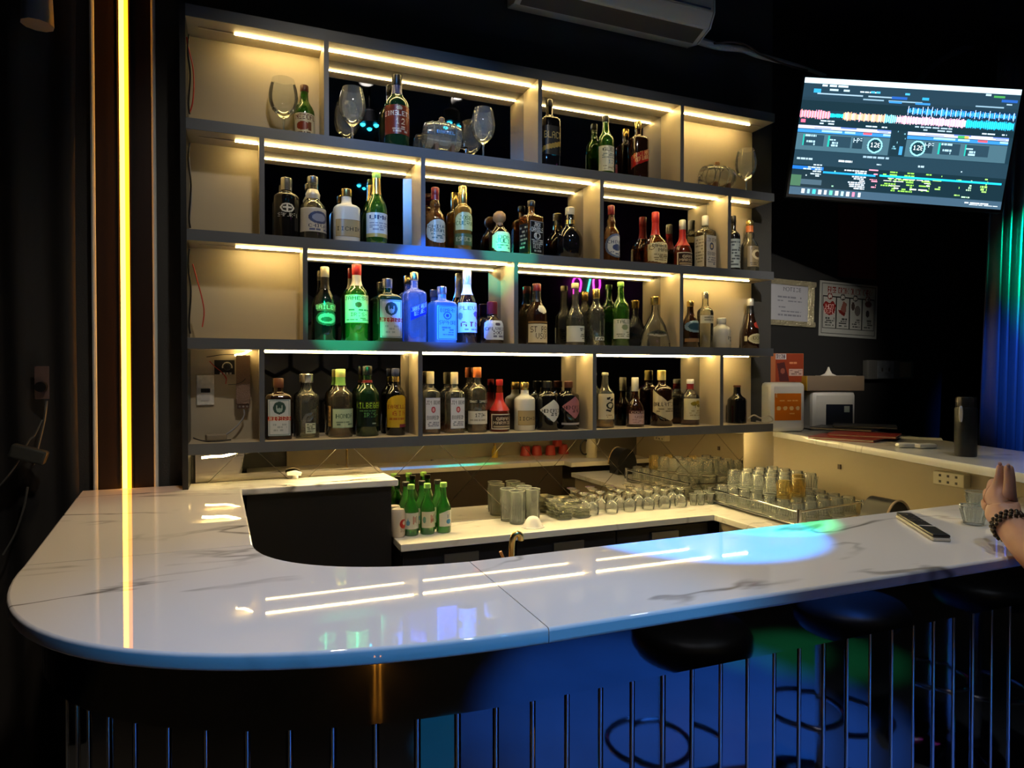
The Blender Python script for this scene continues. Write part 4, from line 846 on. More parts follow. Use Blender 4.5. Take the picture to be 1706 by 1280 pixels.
for (p, q) in (((0, 0), (Lx, 0)), ((Lx, 0), (Lx, Ly)), ((Lx, Ly), (0, Ly)), ((0, Ly), (0, 0))):
    MB().bar(rk(*p, BCZ + .075), rk(*q, BCZ + .075), .0045).build('rail', CHROME, rack, smooth=40)
    MB().bar(rk(*p, BCZ + .016), rk(*q, BCZ + .016), .0045).build('rail', CHROME, rack, smooth=40)
MB().add([rk(0, 0, BCZ + .012), rk(Lx, 0, BCZ + .012), rk(Lx, Ly, BCZ + .012), rk(0, Ly, BCZ + .012), rk(0, 0, BCZ + .018), rk(Lx, 0, BCZ + .018), rk(Lx, Ly, BCZ + .018), rk(0, Ly, BCZ + .018)],
         [(3, 2, 1, 0), (4, 5, 6, 7), (0, 1, 5, 4), (1, 2, 6, 5), (2, 3, 7, 6), (3, 0, 4, 7)]).build('tray', M('rack_tray', (.62, .60, .52), .3, .3), rack)
tg0 = {}
def place_tumbler(label, a, b, z, mat):
    key = mat.name
    if key not in tg0:
        t = thing('tumbler', label, 'glass', rk(a, b, z), 0, 'tumblers stacked in the chrome rack'); tumbler(t, .030, .036, .082, mat, 16, 20, True); tg0[key] = t
    else:
        t = copy_tree(tg0[key]); t['label'] = label; t.location = rk(a, b, z)
    t.rotation_euler = (0, 0, random.uniform(0, 3))
nx, ny = 5, 7; rowname = ['nearest', 'second', 'third', 'fourth', 'fifth', 'sixth', 'furthest']; colname = ['aisle', 'second', 'middle', 'fourth', 'wall']
for j in range(ny):
    for i in range(nx):
        a = .048 + i * (Lx - .096) / (nx - 1); b = .05 + j * (Ly - .10) / (ny - 1)
        place_tumbler(f'clear ribbed tumbler, lower layer, {rowname[j]} row, {colname[i]} column of the rack', a, b, BCZ + .019, GLASS)
for j in range(1, ny - 1):
    for i in range(4):
        if (i, j) in ((2, 1), (3, 1)): continue
        a = .085 + i * (Lx - .17) / 3; b = .05 + j * (Ly - .10) / (ny - 1) + .03
        y_ = (j == 1 and i in (0, 1)) or (j == 2 and i == 2)
        place_tumbler((f'amber tinted' if y_ else 'clear') + f' ribbed tumbler, upper layer, {rowname[j]} row, {["aisle", "second", "third", "wall"][i]} column of the rack', a, b, BCZ + .103, GLASSY if y_ else GLASS)
# power socket on the half wall
def sock(px, py): return at_x(px, py, 2.80)
a, b = sock(1563, 783), sock(1615, 814)
t = thing('socket_box', 'cream six-hole socket box on the taupe half wall', 'power socket', (2.811, (a.y + b.y) / 2, (a.z + b.z) / 2))
hw, hh = abs(a.y - b.y) / 2, abs(a.z - b.z) / 2 * .95
box('housing', -.045, -.001, -hw, hw, -hh, hh, CREAMPL, t, bevel=.004)
for k in (-1, 0, 1):
    for s_ in (-1, 1):
        box('slot', -.0458, -.0450, k * .035 - .005, k * .035 + .005, s_ * .013 - .005, s_ * .013 + .005, M('dark_slot', (.05, .04, .03), .5), t)
m = at_x(1398, 778, 2.805)
tag(box('wall_hook', 2.803, 2.810, m.y - .008, m.y + .008, m.z - .012, m.z + .012, M('dark_knot', (.09, .07, .05), .6)), 'small dark diamond-shaped peg on the taupe half wall', 'peg')
# black swing bin behind the bar
P = at_y(1478, 850, 1.95); t = thing('bin', 'black round-topped bin with tan rim behind the bar', 'bin', (P.x, 1.95, .84))
q = [(.075 * math.cos(a), .0, .06 + .115 * math.sin(a)) for a in np.linspace(0, math.pi, 17)]
m = MB(); n = len(q)
vs = [(x, -.05, z) for x, y, z in q] + [(x, .07, z) for x, y, z in q]; m.add(vs, [tuple(range(n)), tuple(range(n, 2 * n))[::-1]] + [(i + 1, i, n + i, n + i + 1) for i in range(n - 1)] + [(0, n - 1, 2 * n - 1, n)]); m.build('lid', BLACKPL, t, smooth=40)
MB().tube([(x * 1.01, -.052, z) for x, y, z in q], .005, 6).build('rim', M('tan_rim', (.42, .30, .16), .5), t, smooth=60)
box('body', -.072, .072, -.045, .066, .001, .06, BLACKPL, t)
MB().bar((.03, -.056, .05), (.03, -.056, .10), .013, 10).build('tag', M('blue_tag', (.06, .14, .40), .4), t, smooth=40)
# ================================================================== things on the side shelf
def on_shelf(px, py): return at_z(px, py, 1.20)
P = at_y(1303, 712, 2.92); t = thing('ticket_printer', 'white cube-shaped printer with large orange screen panel on the side shelf', 'printer', (P.x + .02, 2.97, 1.20), R_(-14))
box('housing', -.105, .105, -.10, .14, 0, .275, WHITEPL, t, bevel=.022)
c = lab(48, 48, 'd8761c', ('scribble', .12, .26, .88, .32, 'f0b878', 1, 2), ('ell', .16, .55, .08, .08, 'f0c890'), ('ell', .40, .55, .08, .08, 'f0c890'), ('ell', .64, .55, .08, .08, 'f0c890'), ('ell', .87, .55, .07, .08, 'f0c890'), ('scribble', .08, .72, .95, .80, 'f0b878', 1, 5), ('text', 'E', .08, .08, 'f0c890', .06))
c.mesh('orange_panel', flat((-.080, -.1012, .215), (.158, 0, 0), (0, 0, -.150)), GLOSSP, t)
box('vent', .1052, .107, -.06, .08, .05, .20, M('pale_vent', (.50, .46, .38), .5), t)
P2 = at_y(1380, 714, 2.92); t = thing('receipt_machine', 'white rounded appliance with black glass window under a tissue box', 'appliance', (P2.x + .0, 2.93, 1.20), R_(-24))
box('housing', -.125, .125, -.09, .12, 0, .225, WHITEPL, t, bevel=.025)
box('window', -.045, .105, -.094, -.088, .008, .15, M('dark_window_glass', (.02, .025, .04), .08, coat=.5), t, bevel=.006)
box('screen', .055, .085, -.0955, -.0942, .105, .140, M('small_lcd', (.35, .42, .40), .3), t)
t = thing('tissue_box', 'brown cardboard tissue box with yellow end and white tissue on top', 'tissue box', (P2.x - .0, 2.915, 1.427), R_(-24))
box('carton', -.16, .16, -.085, .085, 0, .085, M('brown_card', (.21, .155, .105), .6), t, bevel=.003)
box('yellow_end', -.1625, -.1602, -.084, .084, .001, .084, M('yellow_card', (.62, .42, .05), .5), t)
box('top_panel', -.06, .13, -.05, .05, .0852, .0865, M('pale_top_print', (.62, .60, .55), .5), t)
MB().lathe([(.045, 0), (.02, .012), (.010, .03), (.004, .05)], 9, (-.005, 0, .086)).build('tissue', M('tissue_paper', (.75, .72, .64), .7), t, smooth=50)
t = thing('gift_box', 'orange printed carton leaning behind the tissue box', 'box', (P.x + .085, 3.02, 1.476), R_(-14))
box('carton', -.09, .13, -.02, .03, 0, .165, M('orange_card', (.42, .13, .045), .5), t, bevel=.002)
c = lab(60, 44, '8a3416', ('rect', .0, .0, .38, .2, 'b8b0b0'), ('text', 'TRISTAR', .19, .1, '4a3a4a', .34), ('poly', [(.05, .35), (.32, .3), (.5, 1), (.15, 1)], '4a1c1c'), ('ell', .26, .62, .08, .1, '8a4a3a'), ('rect', .48, .55, .98, .8, 'b89a90'), ('scribble', .5, .58, .95, .78, '7a5a58', 3, 4), ('scribble', .48, .3, .85, .42, 'c87a50', 1, 3))
c.mesh('print', flat((-.045, -.0208, .163), (.172, 0, 0), (0, 0, -.160)), PAPER, t)
MB().add([(-.15, -.02, 0), (-.092, -.02, 0), (-.092, -.02, .13), (-.15, -.02, .115), (-.15, .03, 0), (-.092, .03, 0), (-.092, .03, .13), (-.15, .03, .115)], [(0, 1, 2, 3), (7, 6, 5, 4), (0, 4, 5, 1), (1, 5, 6, 2), (2, 6, 7, 3), (3, 7, 4, 0)]).build('flap', M('orange_flap', (.55, .22, .08), .5), t)
# menu folders
S = on_shelf(1400, 728); S2 = on_shelf(1470, 735)
def folder(label, px, py, L, W, z, rz, m_, th=.012, pages=True):
    p = on_shelf(px, py); t = thing('menu_folder', label, 'menu', (p.x, p.y, 1.2005 + z), R_(rz), 'menu folders on the side shelf')
    box('cover', -L / 2, L / 2, -W / 2, W / 2, 0, .003, m_, t); box('cover', -L / 2, L / 2, -W / 2, W / 2, th - .003, th, m_, t)
    box('pages', -L / 2 + .006, L / 2 - .004, -W / 2 + .004, W / 2 - .004, .003, th - .003, M('page_edges', (.62, .58, .48), .6), t)
redm = M('red_leatherette', (.26, .025, .02), .4)
folder('red menu folder lying lowest in front of the rounded appliance', 1412, 732, .30, .22, 0, -66, redm, .013)
folder('red menu folder lying on top of the other red one', 1440, 731, .30, .21, .0135, -58, redm, .012)
folder('black menu folder on top of the red folders', 1408, 724, .30, .21, .0265, -62, BLACKPL, .012)
folder('dark menu folder lying across the stack towards the wall', 1440, 724, .30, .21, .0390, -50, M('charcoal_leatherette', (.03, .03, .033), .4), .011)
p = on_shelf(1585, 742); 
for k, (px, py, lb) in enumerate([(1512, 746, 'white earbud case lying open nearer the menus'), (1541, 747, 'white earbud case nearer the black flask')]):
    p = on_shelf(px, py); t = thing('earbud_case', lb, 'earbud case', (p.x, p.y, 1.2005), R_(-30 + 20 * k), 'earbud cases on the side shelf')
    box('shell', -.045, .045, -.022, .022, 0, .020, WHITEPL, t, bevel=.009); box('seam', -.0455, .0455, -.0225, .0225, .0125, .0132, M('grey_seam', (.35, .34, .32), .5), t)
p = on_shelf(1530, 731); tag(box('paper_sheet', -.10, .10, -.07, .07, 0, .0012, M('white_paper', (.74, .72, .66), .6)), 'white paper sheet lying flat beside the menus', 'paper').location = (p.x, p.y, 1.2008)
bpy.data.objects['paper_sheet'].rotation_euler = (0, 0, R_(-52))
# black flask
p = on_shelf(1625, 762); d = (p - CAM).dot(F_); r = 33 * d / FPX / 2; Hh = 100 * d / FPX
t = thing('flask', 'tall black drinking flask with a pale strap loop on the side shelf', 'flask', (p.x, p.y + r, 1.2))
MB().lathe([(r * .95, 0), (r, .006), (r, Hh * .80), (r * .90, Hh * .83)], 24).build('body', BLACKPL, t, smooth=40)
MB().lathe([(r * .92, Hh * .83), (r * .92, Hh * .98), (r * .85, Hh)], 24).build('lid', M('black_lid', (.018, .018, .018), .25), t, smooth=40)
q = [(-r * 1.05 - .012 * (1 - math.cos(a)) * .5, -r * .3, Hh * .72 + .03 * math.sin(a)) for a in np.linspace(0, 2 * math.pi, 15)[:-1]]
MB().tube(q, .0035, 6, True).build('strap_loop', M('pale_strap', (.62, .58, .55), .5), t, smooth=60)
# odds and ends where shelf and side board meet
p = at_y(1262, 703, 2.86); m = MB(); 
tag(MB().tube(smooth_path([at_y(x, y, 2.86) for x, y in ((1246, 698), (1256, 692), (1268, 697), (1280, 693), (1288, 700), (1276, 705), (1260, 702))], 5), .004, 6).build('cable_coil', M('pale_cable', (.55, .50, .40), .5), smooth=60), 'pale coiled cable lying at the end of the lowest shelf', 'cable').location = (0, 0, .0)
# ================================================================== electrics in the left niche of the lowest shelf
def P29(x, y, Y=2.962): return at_y(x, y, Y)
a, b = P29(327, 625), P29(357, 675)
t = thing('switch_plate', 'white wall switch plate with black rocker in the left niche', 'switch', ((a.x + b.x) / 2, 2.969, (a.z + b.z) / 2))
hx, hz = (b.x - a.x) / 2, (a.z - b.z) / 2
box('plate', -hx, hx, -.009, 0, -hz, hz, M('worn_white_plate', (.62, .60, .56), .45, var=.35, vscale=60), t, bevel=.003)
box('rocker', -hx * .5, hx * .55, -.0115, -.0092, -.010, .006, BLACKPL, t)
box('module', -hx * .45, hx * .5, -.0112, -.0092, -hz * .7, -.011, M('grey_module', (.55, .55, .54), .4), t)
a, b = P29(393, 592), P29(417, 680)
t = thing('power_supply', 'perforated metal power supply box standing upright in the left niche', 'power supply', ((a.x + b.x) / 2, 2.969, b.z))
hx, hz = (b.x - a.x) / 2, a.z - b.z
box('case', -hx, hx, -.045, 0, .018, hz, M('perforated_case', (.20, .13, .10), .35, .3, bump=.6, bscale=220), t, bevel=.002)
box('terminal_block', -hx * .85, hx * .85, -.04, -.005, 0, .017, M('terminal_block', (.10, .05, .04), .5), t)
for k in range(3): MB().lathe([(.004, 0), (.004, .003)], 10, ((k - 1) * .014, 0, 0)).build('screw', STEEL, t).location = (0, -.041, .008)
for o in [o for o in t.children if o.name.startswith('screw')]: o.rotation_euler = (R_(90), 0, 0)
a, b = P29(357, 600), P29(391, 624)
t = thing('dimmer_board', 'small black dimmer circuit board with round knob and red wires', 'circuit board', ((a.x + b.x) / 2, 2.969, (a.z + b.z) / 2))
hx, hz = (b.x - a.x) / 2, (a.z - b.z) / 2
box('board', -hx, hx, -.004, 0, -hz, hz, BLACKPL, t)
k_ = MB().lathe([(.013, 0), (.012, .014)], 16).build('knob', BLACKPL, t, smooth=40); k_.rotation_euler = (R_(90), 0, 0); k_.location = (.01, -.004, 0)
c = Canvas(24, 24); c.ell(.5, .5, .5, .5, 'c8c0b0', .78); c.keep([(0, 0), (1, 0), (1, .6), (0, .6)]); c.mesh('scale_print', flat((-.010, -.0045, .022), (.04, 0, 0), (0, 0, -.044)), PAPER, t)
for k in range(4): box('terminal', -hx + .02 + k * .012, -hx + .028 + k * .012, -.010, -.004, -hz, -hz + .008, M('pale_terminal', (.6, .58, .52), .4), t)
def wire(label, pts, Y, r, mat, name='wire', cat='wire'):
    return tag(MB().tube(smooth_path([at_y(x, y, Y) if len(p_) == 2 else at_y(x, y, p_[2]) for p_ in pts for x, y in [p_[:2]]], 6), r, 6).build(name, mat, smooth=60), label, cat)
REDW = M('red_wire', (.45, .035, .02), .45); BLKW = M('black_wire', (.015, .014, .014), .45); GRYW = M('grey_wire', (.30, .30, .32), .45); PALEW = M('white_wire', (.45, .44, .40), .45)
wire('thin red wire running from the dimmer board', [(349, 602), (358, 611), (368, 619), (374, 626), (377, 632)], 2.955, .0018, REDW)
wire('short red wire hanging below the dimmer board', [(371, 622), (377, 630), (376, 640)], 2.953, .0018, REDW)
wire('thin black wire looping to the power supply', [(380, 641), (394, 640), (404, 636), (409, 631)], 2.92, .0014, BLKW)
wire('black wire along the top of the left niche', [(344, 595), (352, 594), (372, 591), (392, 591)], 2.955, .0016, BLKW)
wire('grey mains cable from the power supply down to the adapter', [(406, 682), (407, 692), (400, 704), (388, 716), (374, 726)], 2.93, .0032, GRYW, 'mains_cable', 'cable')
p = at_z(362, 727, 1.256); t = tag(box('plug_adapter', -.038, .038, -.02, .02, 0, .026, M('beige_adapter', (.26, .21, .14), .5), bevel=.006), 'beige plug adapter lying in the left niche', 'adapter'); t.location = (p.x, min(p.y, 2.93), 1.2565); t.rotation_euler = (0, 0, R_(12))
wire('loose black cable lying on the board of the left niche', [(322, 730, 2.90), (334, 734, 2.88), (350, 736, 2.87), (366, 735, 2.87), (385, 733, 2.88)], 2.88, .0025, BLKW, 'loose_cable', 'cable')
for k, (x0, y0, x1, y1, nm) in enumerate([(312, 58, 316, 190, 'top'), (313, 238, 316, 380, 'second'), (313, 415, 320, 556, 'third')]):
    wire(f'black cable hanging at the open end of the {nm} shelf', [(x0 + 3, y0), (x0 + 1, y0 + 30), (x0 + 5, (y0 + y1) / 2), (x0 + 2, y1 - 20), (x0 + 4, y1)], 2.83, .0035, BLKW, 'hanging_cable', 'cable')
wire('red wire bowing out beside the top shelf', [(311, 62), (314, 80), (321, 110), (323, 140), (321, 170), (316, 188)], 2.83, .0028, REDW, 'hanging_wire')
wire('thin pale wire hanging beside the second shelf', [(313, 245), (317, 280), (319, 330), (316, 370)], 2.83, .0015, GRYW, 'hanging_wire')
wire('red wire slanting beside the third shelf', [(321, 440), (328, 465), (336, 495), (340, 520), (337, 545)], 2.83, .0024, REDW, 'hanging_wire')
# white spray head on the return
p = at_y(492, 790, 2.93); t = thing('spray_head', 'white spray bottle head standing behind the bar return', 'spray bottle', (p.x, 2.925, BZ))
MB().lathe([(.010, 0), (.012, .004), (.012, .014), (.007, .018)], 12).build('collar', WHITEPL, t, smooth=40)
MB().add([(-.035, -.008, .016), (.022, -.008, .012), (.026, -.008, .026), (.0, -.008, .036), (-.035, -.008, .030), (-.035, .008, .016), (.022, .008, .012), (.026, .008, .026), (.0, .008, .036), (-.035, .008, .030)], [(0, 1, 2, 3, 4), (9, 8, 7, 6, 5), (0, 5, 6, 1), (1, 6, 7, 2), (2, 7, 8, 3), (3, 8, 9, 4), (4, 9, 5, 0)]).build('nozzle', WHITEPL, t, bevel=.003)
# ================================================================== things on the work counter (seen in the mirror)
cupm = M('red_plastic_cup', (.55, .06, .05), .4)
cup0 = None
for k, (x, y, dz) in enumerate([(871, 758, 0), (893, 758, 0), (917, 758, 0), (938, 756, 0), (910, 752, .06)]):
    p = mirrored_z(x, y, wcz)
    lb = ['first of the red cups from the sink', 'second of the red cups from the sink', 'third of the red cups from the sink', 'last of the red cups from the sink', 'red cup stacked on top of the others'][k]
    lb = 'upside-down red plastic cup on the work counter, ' + lb if k < 4 else 'upside-down red plastic cup stacked on top of the others'
    if cup0 is None:
        t = thing('plastic_cup', lb, 'cup', (p.x, max(p.y, 1.27), wcz), 0, 'red cups on the work counter'); MB().lathe([(.042, 0), (.040, .008), (.034, .060), (.028, .072), (.015, .075)], 18).build('shell', cupm, t, smooth=50); MB().tube([(.042 * math.cos(a), .042 * math.sin(a), .003) for a in np.linspace(0, 6.2832, 21)[:-1]], .002, 5, True).build('rim', cupm, t, smooth=60); cup0 = t
    else:
        t = copy_tree(cup0); t['label'] = lb; t.location = (p.x, max(p.y, 1.27), wcz + dz)
p = mirrored_z(810, 758, wcz); t = thing('syrup_bottle', 'small yellow syrup bottle on the work counter', 'bottle', (p.x, max(p.y, 1.30), wcz))
MB().lathe([(.022, 0), (.024, .004), (.024, .05), (.010, .075), (.009, .09)], 16).build('body', M('yellow_syrup', (.60, .42, .06), .3), t, smooth=50); MB().lathe([(.011, .088), (.011, .105)], 12).build('cap', GOLD, t, smooth=40)
p = Vector((2.42, 1.56, wcz)); t = thing('kettle', 'cream kettle with black loop handle on the work counter', 'kettle', p); t.scale = (.7, .7, .7)
MB().lathe([(.055, 0), (.06, .01), (.058, .14), (.045, .19), (.03, .205)], 24).build('body', M('cream_kettle', (.62, .56, .42), .3), t, smooth=50)
MB().tube([(-.055 + .055 * math.cos(a) * 1.0 - .02, 0, .11 + .075 * math.sin(a)) for a in np.linspace(R_(70), R_(290), 14)], .009, 8).build('handle', BLACKPL, t, smooth=60)
MB().lathe([(.032, .205), (.028, .22), (.01, .235)], 16).build('lid', BLACKPL, t, smooth=50); MB().tube([(.05, 0, .10), (.085, 0, .15), (.10, 0, .19)], [.012, .009, .007], 8).build('spout', STEEL, t, smooth=50)
# brass tap that rises above the bar edge
p = at_y(852, 905, 1.58); t = thing('brass_tap', 'brass swan-neck tap tip rising behind the bar edge', 'tap', (p.x, 1.58, wcz))
zt = p.z - wcz
MB().tube(smooth_path([(0, 0, 0), (0, 0, zt * .8), (.004, 0, zt + .01), (.014, 0, zt + .022), (.024, 0, zt + .018), (.026, 0, zt + .004)], 5), .008, 10).build('spout', GOLD, t, smooth=60)
MB().lathe([(.02, 0), (.02, .006), (.012, .012)], 16).build('flange', GOLD, t, smooth=40); MB().bar((-.018, 0, zt * .75), (-.03, 0, zt * .9), .004).build('lever', M('copper', (.6, .28, .14), .3, 1), t, smooth=40)
# ================================================================== screen
W_ = 1.10; H_ = W_ * 9 / 16; yaw, tilt, roll = .508, .096, -.108
r = Vector((math.cos(yaw), -math.sin(yaw), 0)); nrm = Vector((-math.sin(yaw), -math.cos(yaw), 0)); u = Vector((0, 0, 1))
n2 = nrm * math.cos(tilt) - u * math.sin(tilt); u2 = u * math.cos(tilt) + nrm * math.sin(tilt)
r2 = r * math.cos(roll) + u2 * math.sin(roll); u3 = u2 * math.cos(roll) - r * math.sin(roll)
tv = thing('wall_screen', 'large wall-mounted screen showing colourful music mixing software', 'television', (0, 0, 0))
tv.matrix_world = Matrix(((r2.x, -n2.x, u3.x, 3.326), (r2.y, -n2.y, u3.y, 2.582), (r2.z, -n2.z, u3.z, 2.768), (0, 0, 0, 1)))
box('case', -W_ / 2 - .012, W_ / 2 + .012, .004, .045, -H_ / 2 - .016, H_ / 2 + .012, BLACKPL, tv, bevel=.004)
fr = MB(); 
for (x0, x1, z0, z1, nm) in ((-W_ / 2 - .012, W_ / 2 + .012, H_ / 2, H_ / 2 + .012, 't'), (-W_ / 2 - .012, W_ / 2 + .012, -H_ / 2 - .016, -H_ / 2, 'b'), (-W_ / 2 - .012, -W_ / 2, -H_ / 2, H_ / 2, 'l'), (W_ / 2, W_ / 2 + .012, -H_ / 2, H_ / 2, 'r')):
    box('bezel', x0, x1, -.004, .006, z0, z1, M('tv_bezel', (.02, .02, .022), .3), tv)
S = Canvas(320, 180, '0d1a24')
rnd = random.Random(3)
S.rect(0, 0, 1, .042, 'c8e8f4').rect(0, .042, 1, .16, '16222e').rect(0, .16, 1, .20, '131c26')
S.scribble(.02, .05, .25, .075, 'b8d0dc', 1, 1).scribble(.05, .085, .22, .105, 'a8c4d0', 1, 2).scribble(.25, .09, .36, .11, 'c0d8e4', 1, 3).scribble(.05, .12, .97, .145, '8aa4b4', 1, 8, .35).scribble(.25, .15, .97, .17, '7a98aa', 1, 9, .3).scribble(.3, .085, .5, .105, '3fa0d0', 1, 4, .5)
S.rect(.05, .09, .085, .125, '2a90c0').rect(.42, .115, .49, .14, '1c4a9a').rect(.41, .155, .47, .175, '2f7ac8').rect(.53, .155, .60, .175, '2f7ac8').rect(.56, .11, .59, .135, '2a90c0').rect(.88, .06, .93, .08, '3c8a3a').rect(.92, .09, .99, .11, '1c4a9a').scribble(.72, .05, .87, .075, 'a0b8c4', 1, 5, .5)
S.rect(0, .19, .50, .265, '06080c').rect(.50, .19, 1, .265, '05102a')
for i in range(160, 318):
    x = i / 320; hgt = .006 + .022 * rnd.random() + (.018 if (i % 7) == 0 else 0); S.rect(x, .227 - hgt, x + 1 / 320, .227 + hgt, ['2a8ae8', '1c6ad0', '4ab0f8'][i % 3] if i % 7 else 'b8c8f0')
for i in range(0, 318):
    x = i / 320; hgt = .022 + .016 * rnd.random()
    if i < 46: c = ['f08aa8', 'f06a7a', 'f89a80', 'f0a8c8'][i % 4]
    elif i < 66: c = '18b8d0'; hgt *= .5
    elif i < 128: c = ['f8a8b8', 'f8c890', 'f09a88', 'f8a070', 'e8d0a0'][(i // 2) % 5]
    elif i < 146: c = ['7ac8d8', '3a9ab8', 'a8e0e8'][i % 3]
    elif i < 248: c = ['f0a0c0', 'f8b0b8', 'e8a8d8', 'f0c0c8'][(i // 2) % 4]
    else: c = ['18b0e0', '30c0e8', '10a0d8'][i % 3]
    S.rect(x, .305 - hgt, x + 1 / 320, .305 + hgt, c)
S.rect(0, .345, 1, .40, '05090e').rect(.01, .35, .03, .38, 'f05a78').scribble(.04, .352, .17, .39, 'b8d0e0', 2, 6, .8).scribble(.52, .352, .72, .39, '9ab0c0', 2, 7, .7).scribble(.30, .37, .42, .39, 'b8d0e0', 1, 8).scribble(.82, .37, .97, .39, 'b8d0e0', 1, 9)
for x0, x1 in ((.0, .44), (.52, .98)):
    S.rect(x0, .40, x1, .43, 'b8bce0').scribble(x0, .40, x1, .43, '5a70b8', 2, 11, .5).rect(x0, .432, x1, .462, '2f7ac0').scribble(x0, .432, x1, .462, '90c0e8', 1, 13, .4).scribble(x0, .435, x1, .46, 'e04a5a', 1, 17, .10)
    S.rect(x0, .465, x1, .61, '3a5560')
S.rect(.75, .405, .79, .428, '3a9a4a').rect(.78, .405, .80, .428, 'e0a040')
for x0 in (.02, .66):
    S.rect(x0 + .01, .475, x0 + .11, .575, '1c2c38').rect(x0 + .13, .475, x0 + .24, .575, '1c2c38').scribble(x0 + .012, .48, x0 + .07, .575, '9ac0d0', 4, 14, .9).scribble(x0 + .132, .48, x0 + .18, .575, '9ac0d0', 4, 15, .9).rect(x0 + .01, .475, x0 + .018, .575, '18a090').rect(x0 + .13, .475, x0 + .138, .575, '18a090')
S.rect(.27, .48, .315, .57, '16242e').rect(.605, .48, .645, .57, '16242e').text('HPF', .292, .505, 'b0c8d4', .04).text('HPF', .625, .505, 'b0c8d4', .04)
for cx_ in (.375, .575):
    S.ell(cx_, .535, .036, .064, '8ae0f0').ell(cx_, .535, .029, .052, '0d2026').text('128', cx_, .53, 'e0f0f4', .045)
S.rect(.45, .40, .515, .66, '0a1218').scribble(.455, .40, .475, .62, '6aa0b0', 12, 21, .6).scribble(.49, .40, .51, .62, '6aa0b0', 12, 22, .6).rect(.49, .53, .505, .6, '3a8ac8').rect(.478, .63, .484, .66, 'd8e8ee')
S.rect(0, .615, 1, .76, '16242f').scribble(.01, .66, .09, .70, '9ab0bc', 2, 23, .5).scribble(.16, .68, .28, .72, 'c8d8e0', 2, 24, .7).scribble(.33, .69, .42, .705, '9ab0bc', 1, 25).scribble(.53, .68, .62, .70, '9ab0bc', 1, 26, .6).scribble(.72, .7, .8, .72, '9ab0bc', 1, 27).scribble(.3, .63, .45, .65, '8aa4b2', 1, 28, .5)
S.rect(0, .74, 1, .93, '04070c').rect(0, .75, .15, .775, '1660c0').scribble(.04, .73, .14, .84, 'b0c4d0', 6, 29, .6).rect(.05, .86, .15, .905, '3a4c58').rect(0, .83, .05, .92, '3a5c3a')
S.scribble(.18, .755, .21, .92, '8ac0a0', 9, 30, .8).scribble(.25, .755, .355, .925, 'c8d8e4', 10, 31, .95).scribble(.36, .74, .41, .90, 'e88aa0', 10, 32, .95)
S.scribble(.42, .745, .50, .92, '8ad040', 9, 33, .95).scribble(.505, .745, .58, .92, '8ad040', 9, 34, .95).scribble(.59, .745, .66, .92, '8ad040', 9, 35, .95).scribble(.67, .75, .71, .90, '9ad860', 8, 36, .9).scribble(.77, .75, .80, .92, '9ad860', 8, 37, .95).scribble(.81, .75, .85, .93, 'b0e0b0', 9, 38, .95).scribble(.89, .75, .92, .92, '9ad860', 8, 39, .9)
for k in range(5): S.scribble(.42, .80 + k * .02, .66, .812 + k * .02, 'e8f0d8', 1, 50 + k, .7)
S.rect(.15, .785, .40, .80, '1a90d0').rect(.42, .775, .985, .795, '18b8e8')
S.rect(0, .935, 1, 1, '34485a')
for k in range(11): S.rect(.06 + k * .027, .945, .074 + k * .027, .985, ['c8d8e0', '8ab0c8', '3ac8d0', 'd8e0e8', 'c0c8d0', '5ac0a0', 'e0e8e0', 'a8e0e0', 'd8d8e0', 'e87a98', 'd0e0ec'][k])
S.scribble(.80, .955, .985, .985, 'd0dce4', 2, 41, .7)
S.a[:, :, :3] = S.a[:, :, :3] * 1.15 + np.array([.006, .022, .032])
S.mesh('display', flat((-W_ / 2, -.0015, H_ / 2), (W_, 0, 0), (0, 0, -H_)), SCREEN, tv)
MB().bar((0, .04, .0), (-.25, .62, .0), .018, 8).build('wall_arm', BLACKPL, tv, smooth=40)
box('mount_plate', -.10, .10, .045, .055, -.10, .10, BLACKPL, tv)
# ================================================================== notices and boxes on the dark wall
def wallbox(x0, y0, x1, y1, Y): a, b = at_y(x0, y0, Y), at_y(x1, y1, Y); return a, b
YW = RW - .003
a, b = at_y(1364, 467, YW), at_y(1459, 562, YW); w1, h1 = b.x - a.x, a.z - b.z
c = lab(100, 84, 'a8aaa4', ('frame', .03, .03, .97, .95, '3a3c3c', 1), ('text', 'FREE DRINK QUICK CHECK', .52, .15, '8a2c24', .78, 1.3), ('rect', .05, .26, .95, .28, '2c2c2c'), ('frame', .05, .27, .28, .86, '2c2c2c', 1), ('frame', .28, .27, .51, .86, '2c2c2c', 1), ('frame', .51, .27, .73, .86, '2c2c2c', 1), ('frame', .73, .27, .95, .86, '2c2c2c', 1))
for k in range(4): c.ell(.17 + .22 * k, .27, .045, .06, '7a2420' if k in (0, 3) else '4a4a48').ell(.17 + .22 * k, .27, .030, .04, 'b8b8b2').text('1234'[k], .17 + .22 * k, .27, '3a2020', .03)
c.poly([(.06, .42), (.10, .36), (.16, .40), (.22, .35), (.27, .42), (.25, .58), (.17, .62), (.08, .58)], '8a2420').text('HOT', .165, .46, 'd8b0a8', .14).text('DEAL', .165, .54, 'd8b0a8', .16)
c.poly([(.34, .56), (.40, .34), (.46, .38), (.44, .58)], '8a5a50').poly([(.32, .5), (.44, .56), (.42, .62), (.33, .56)], '7a2a24').ell(.57, .42, .03, .08, '4a3a38').ell(.65, .5, .05, .1, '6a6460').ell(.84, .36, .06, .06, '5a3634').ell(.83, .54, .03, .07, '3a3432')
for k in range(4): c.scribble(.08 + .225 * k, .66, .24 + .225 * k, .82, '4a4c4c', 4, 60 + k, .8)
t = thing('wall_poster', 'framed four-panel poster with red heading on the dark wall', 'poster', (a.x, YW, b.z)); t.rotation_euler = (0, R_(1.5), 0)
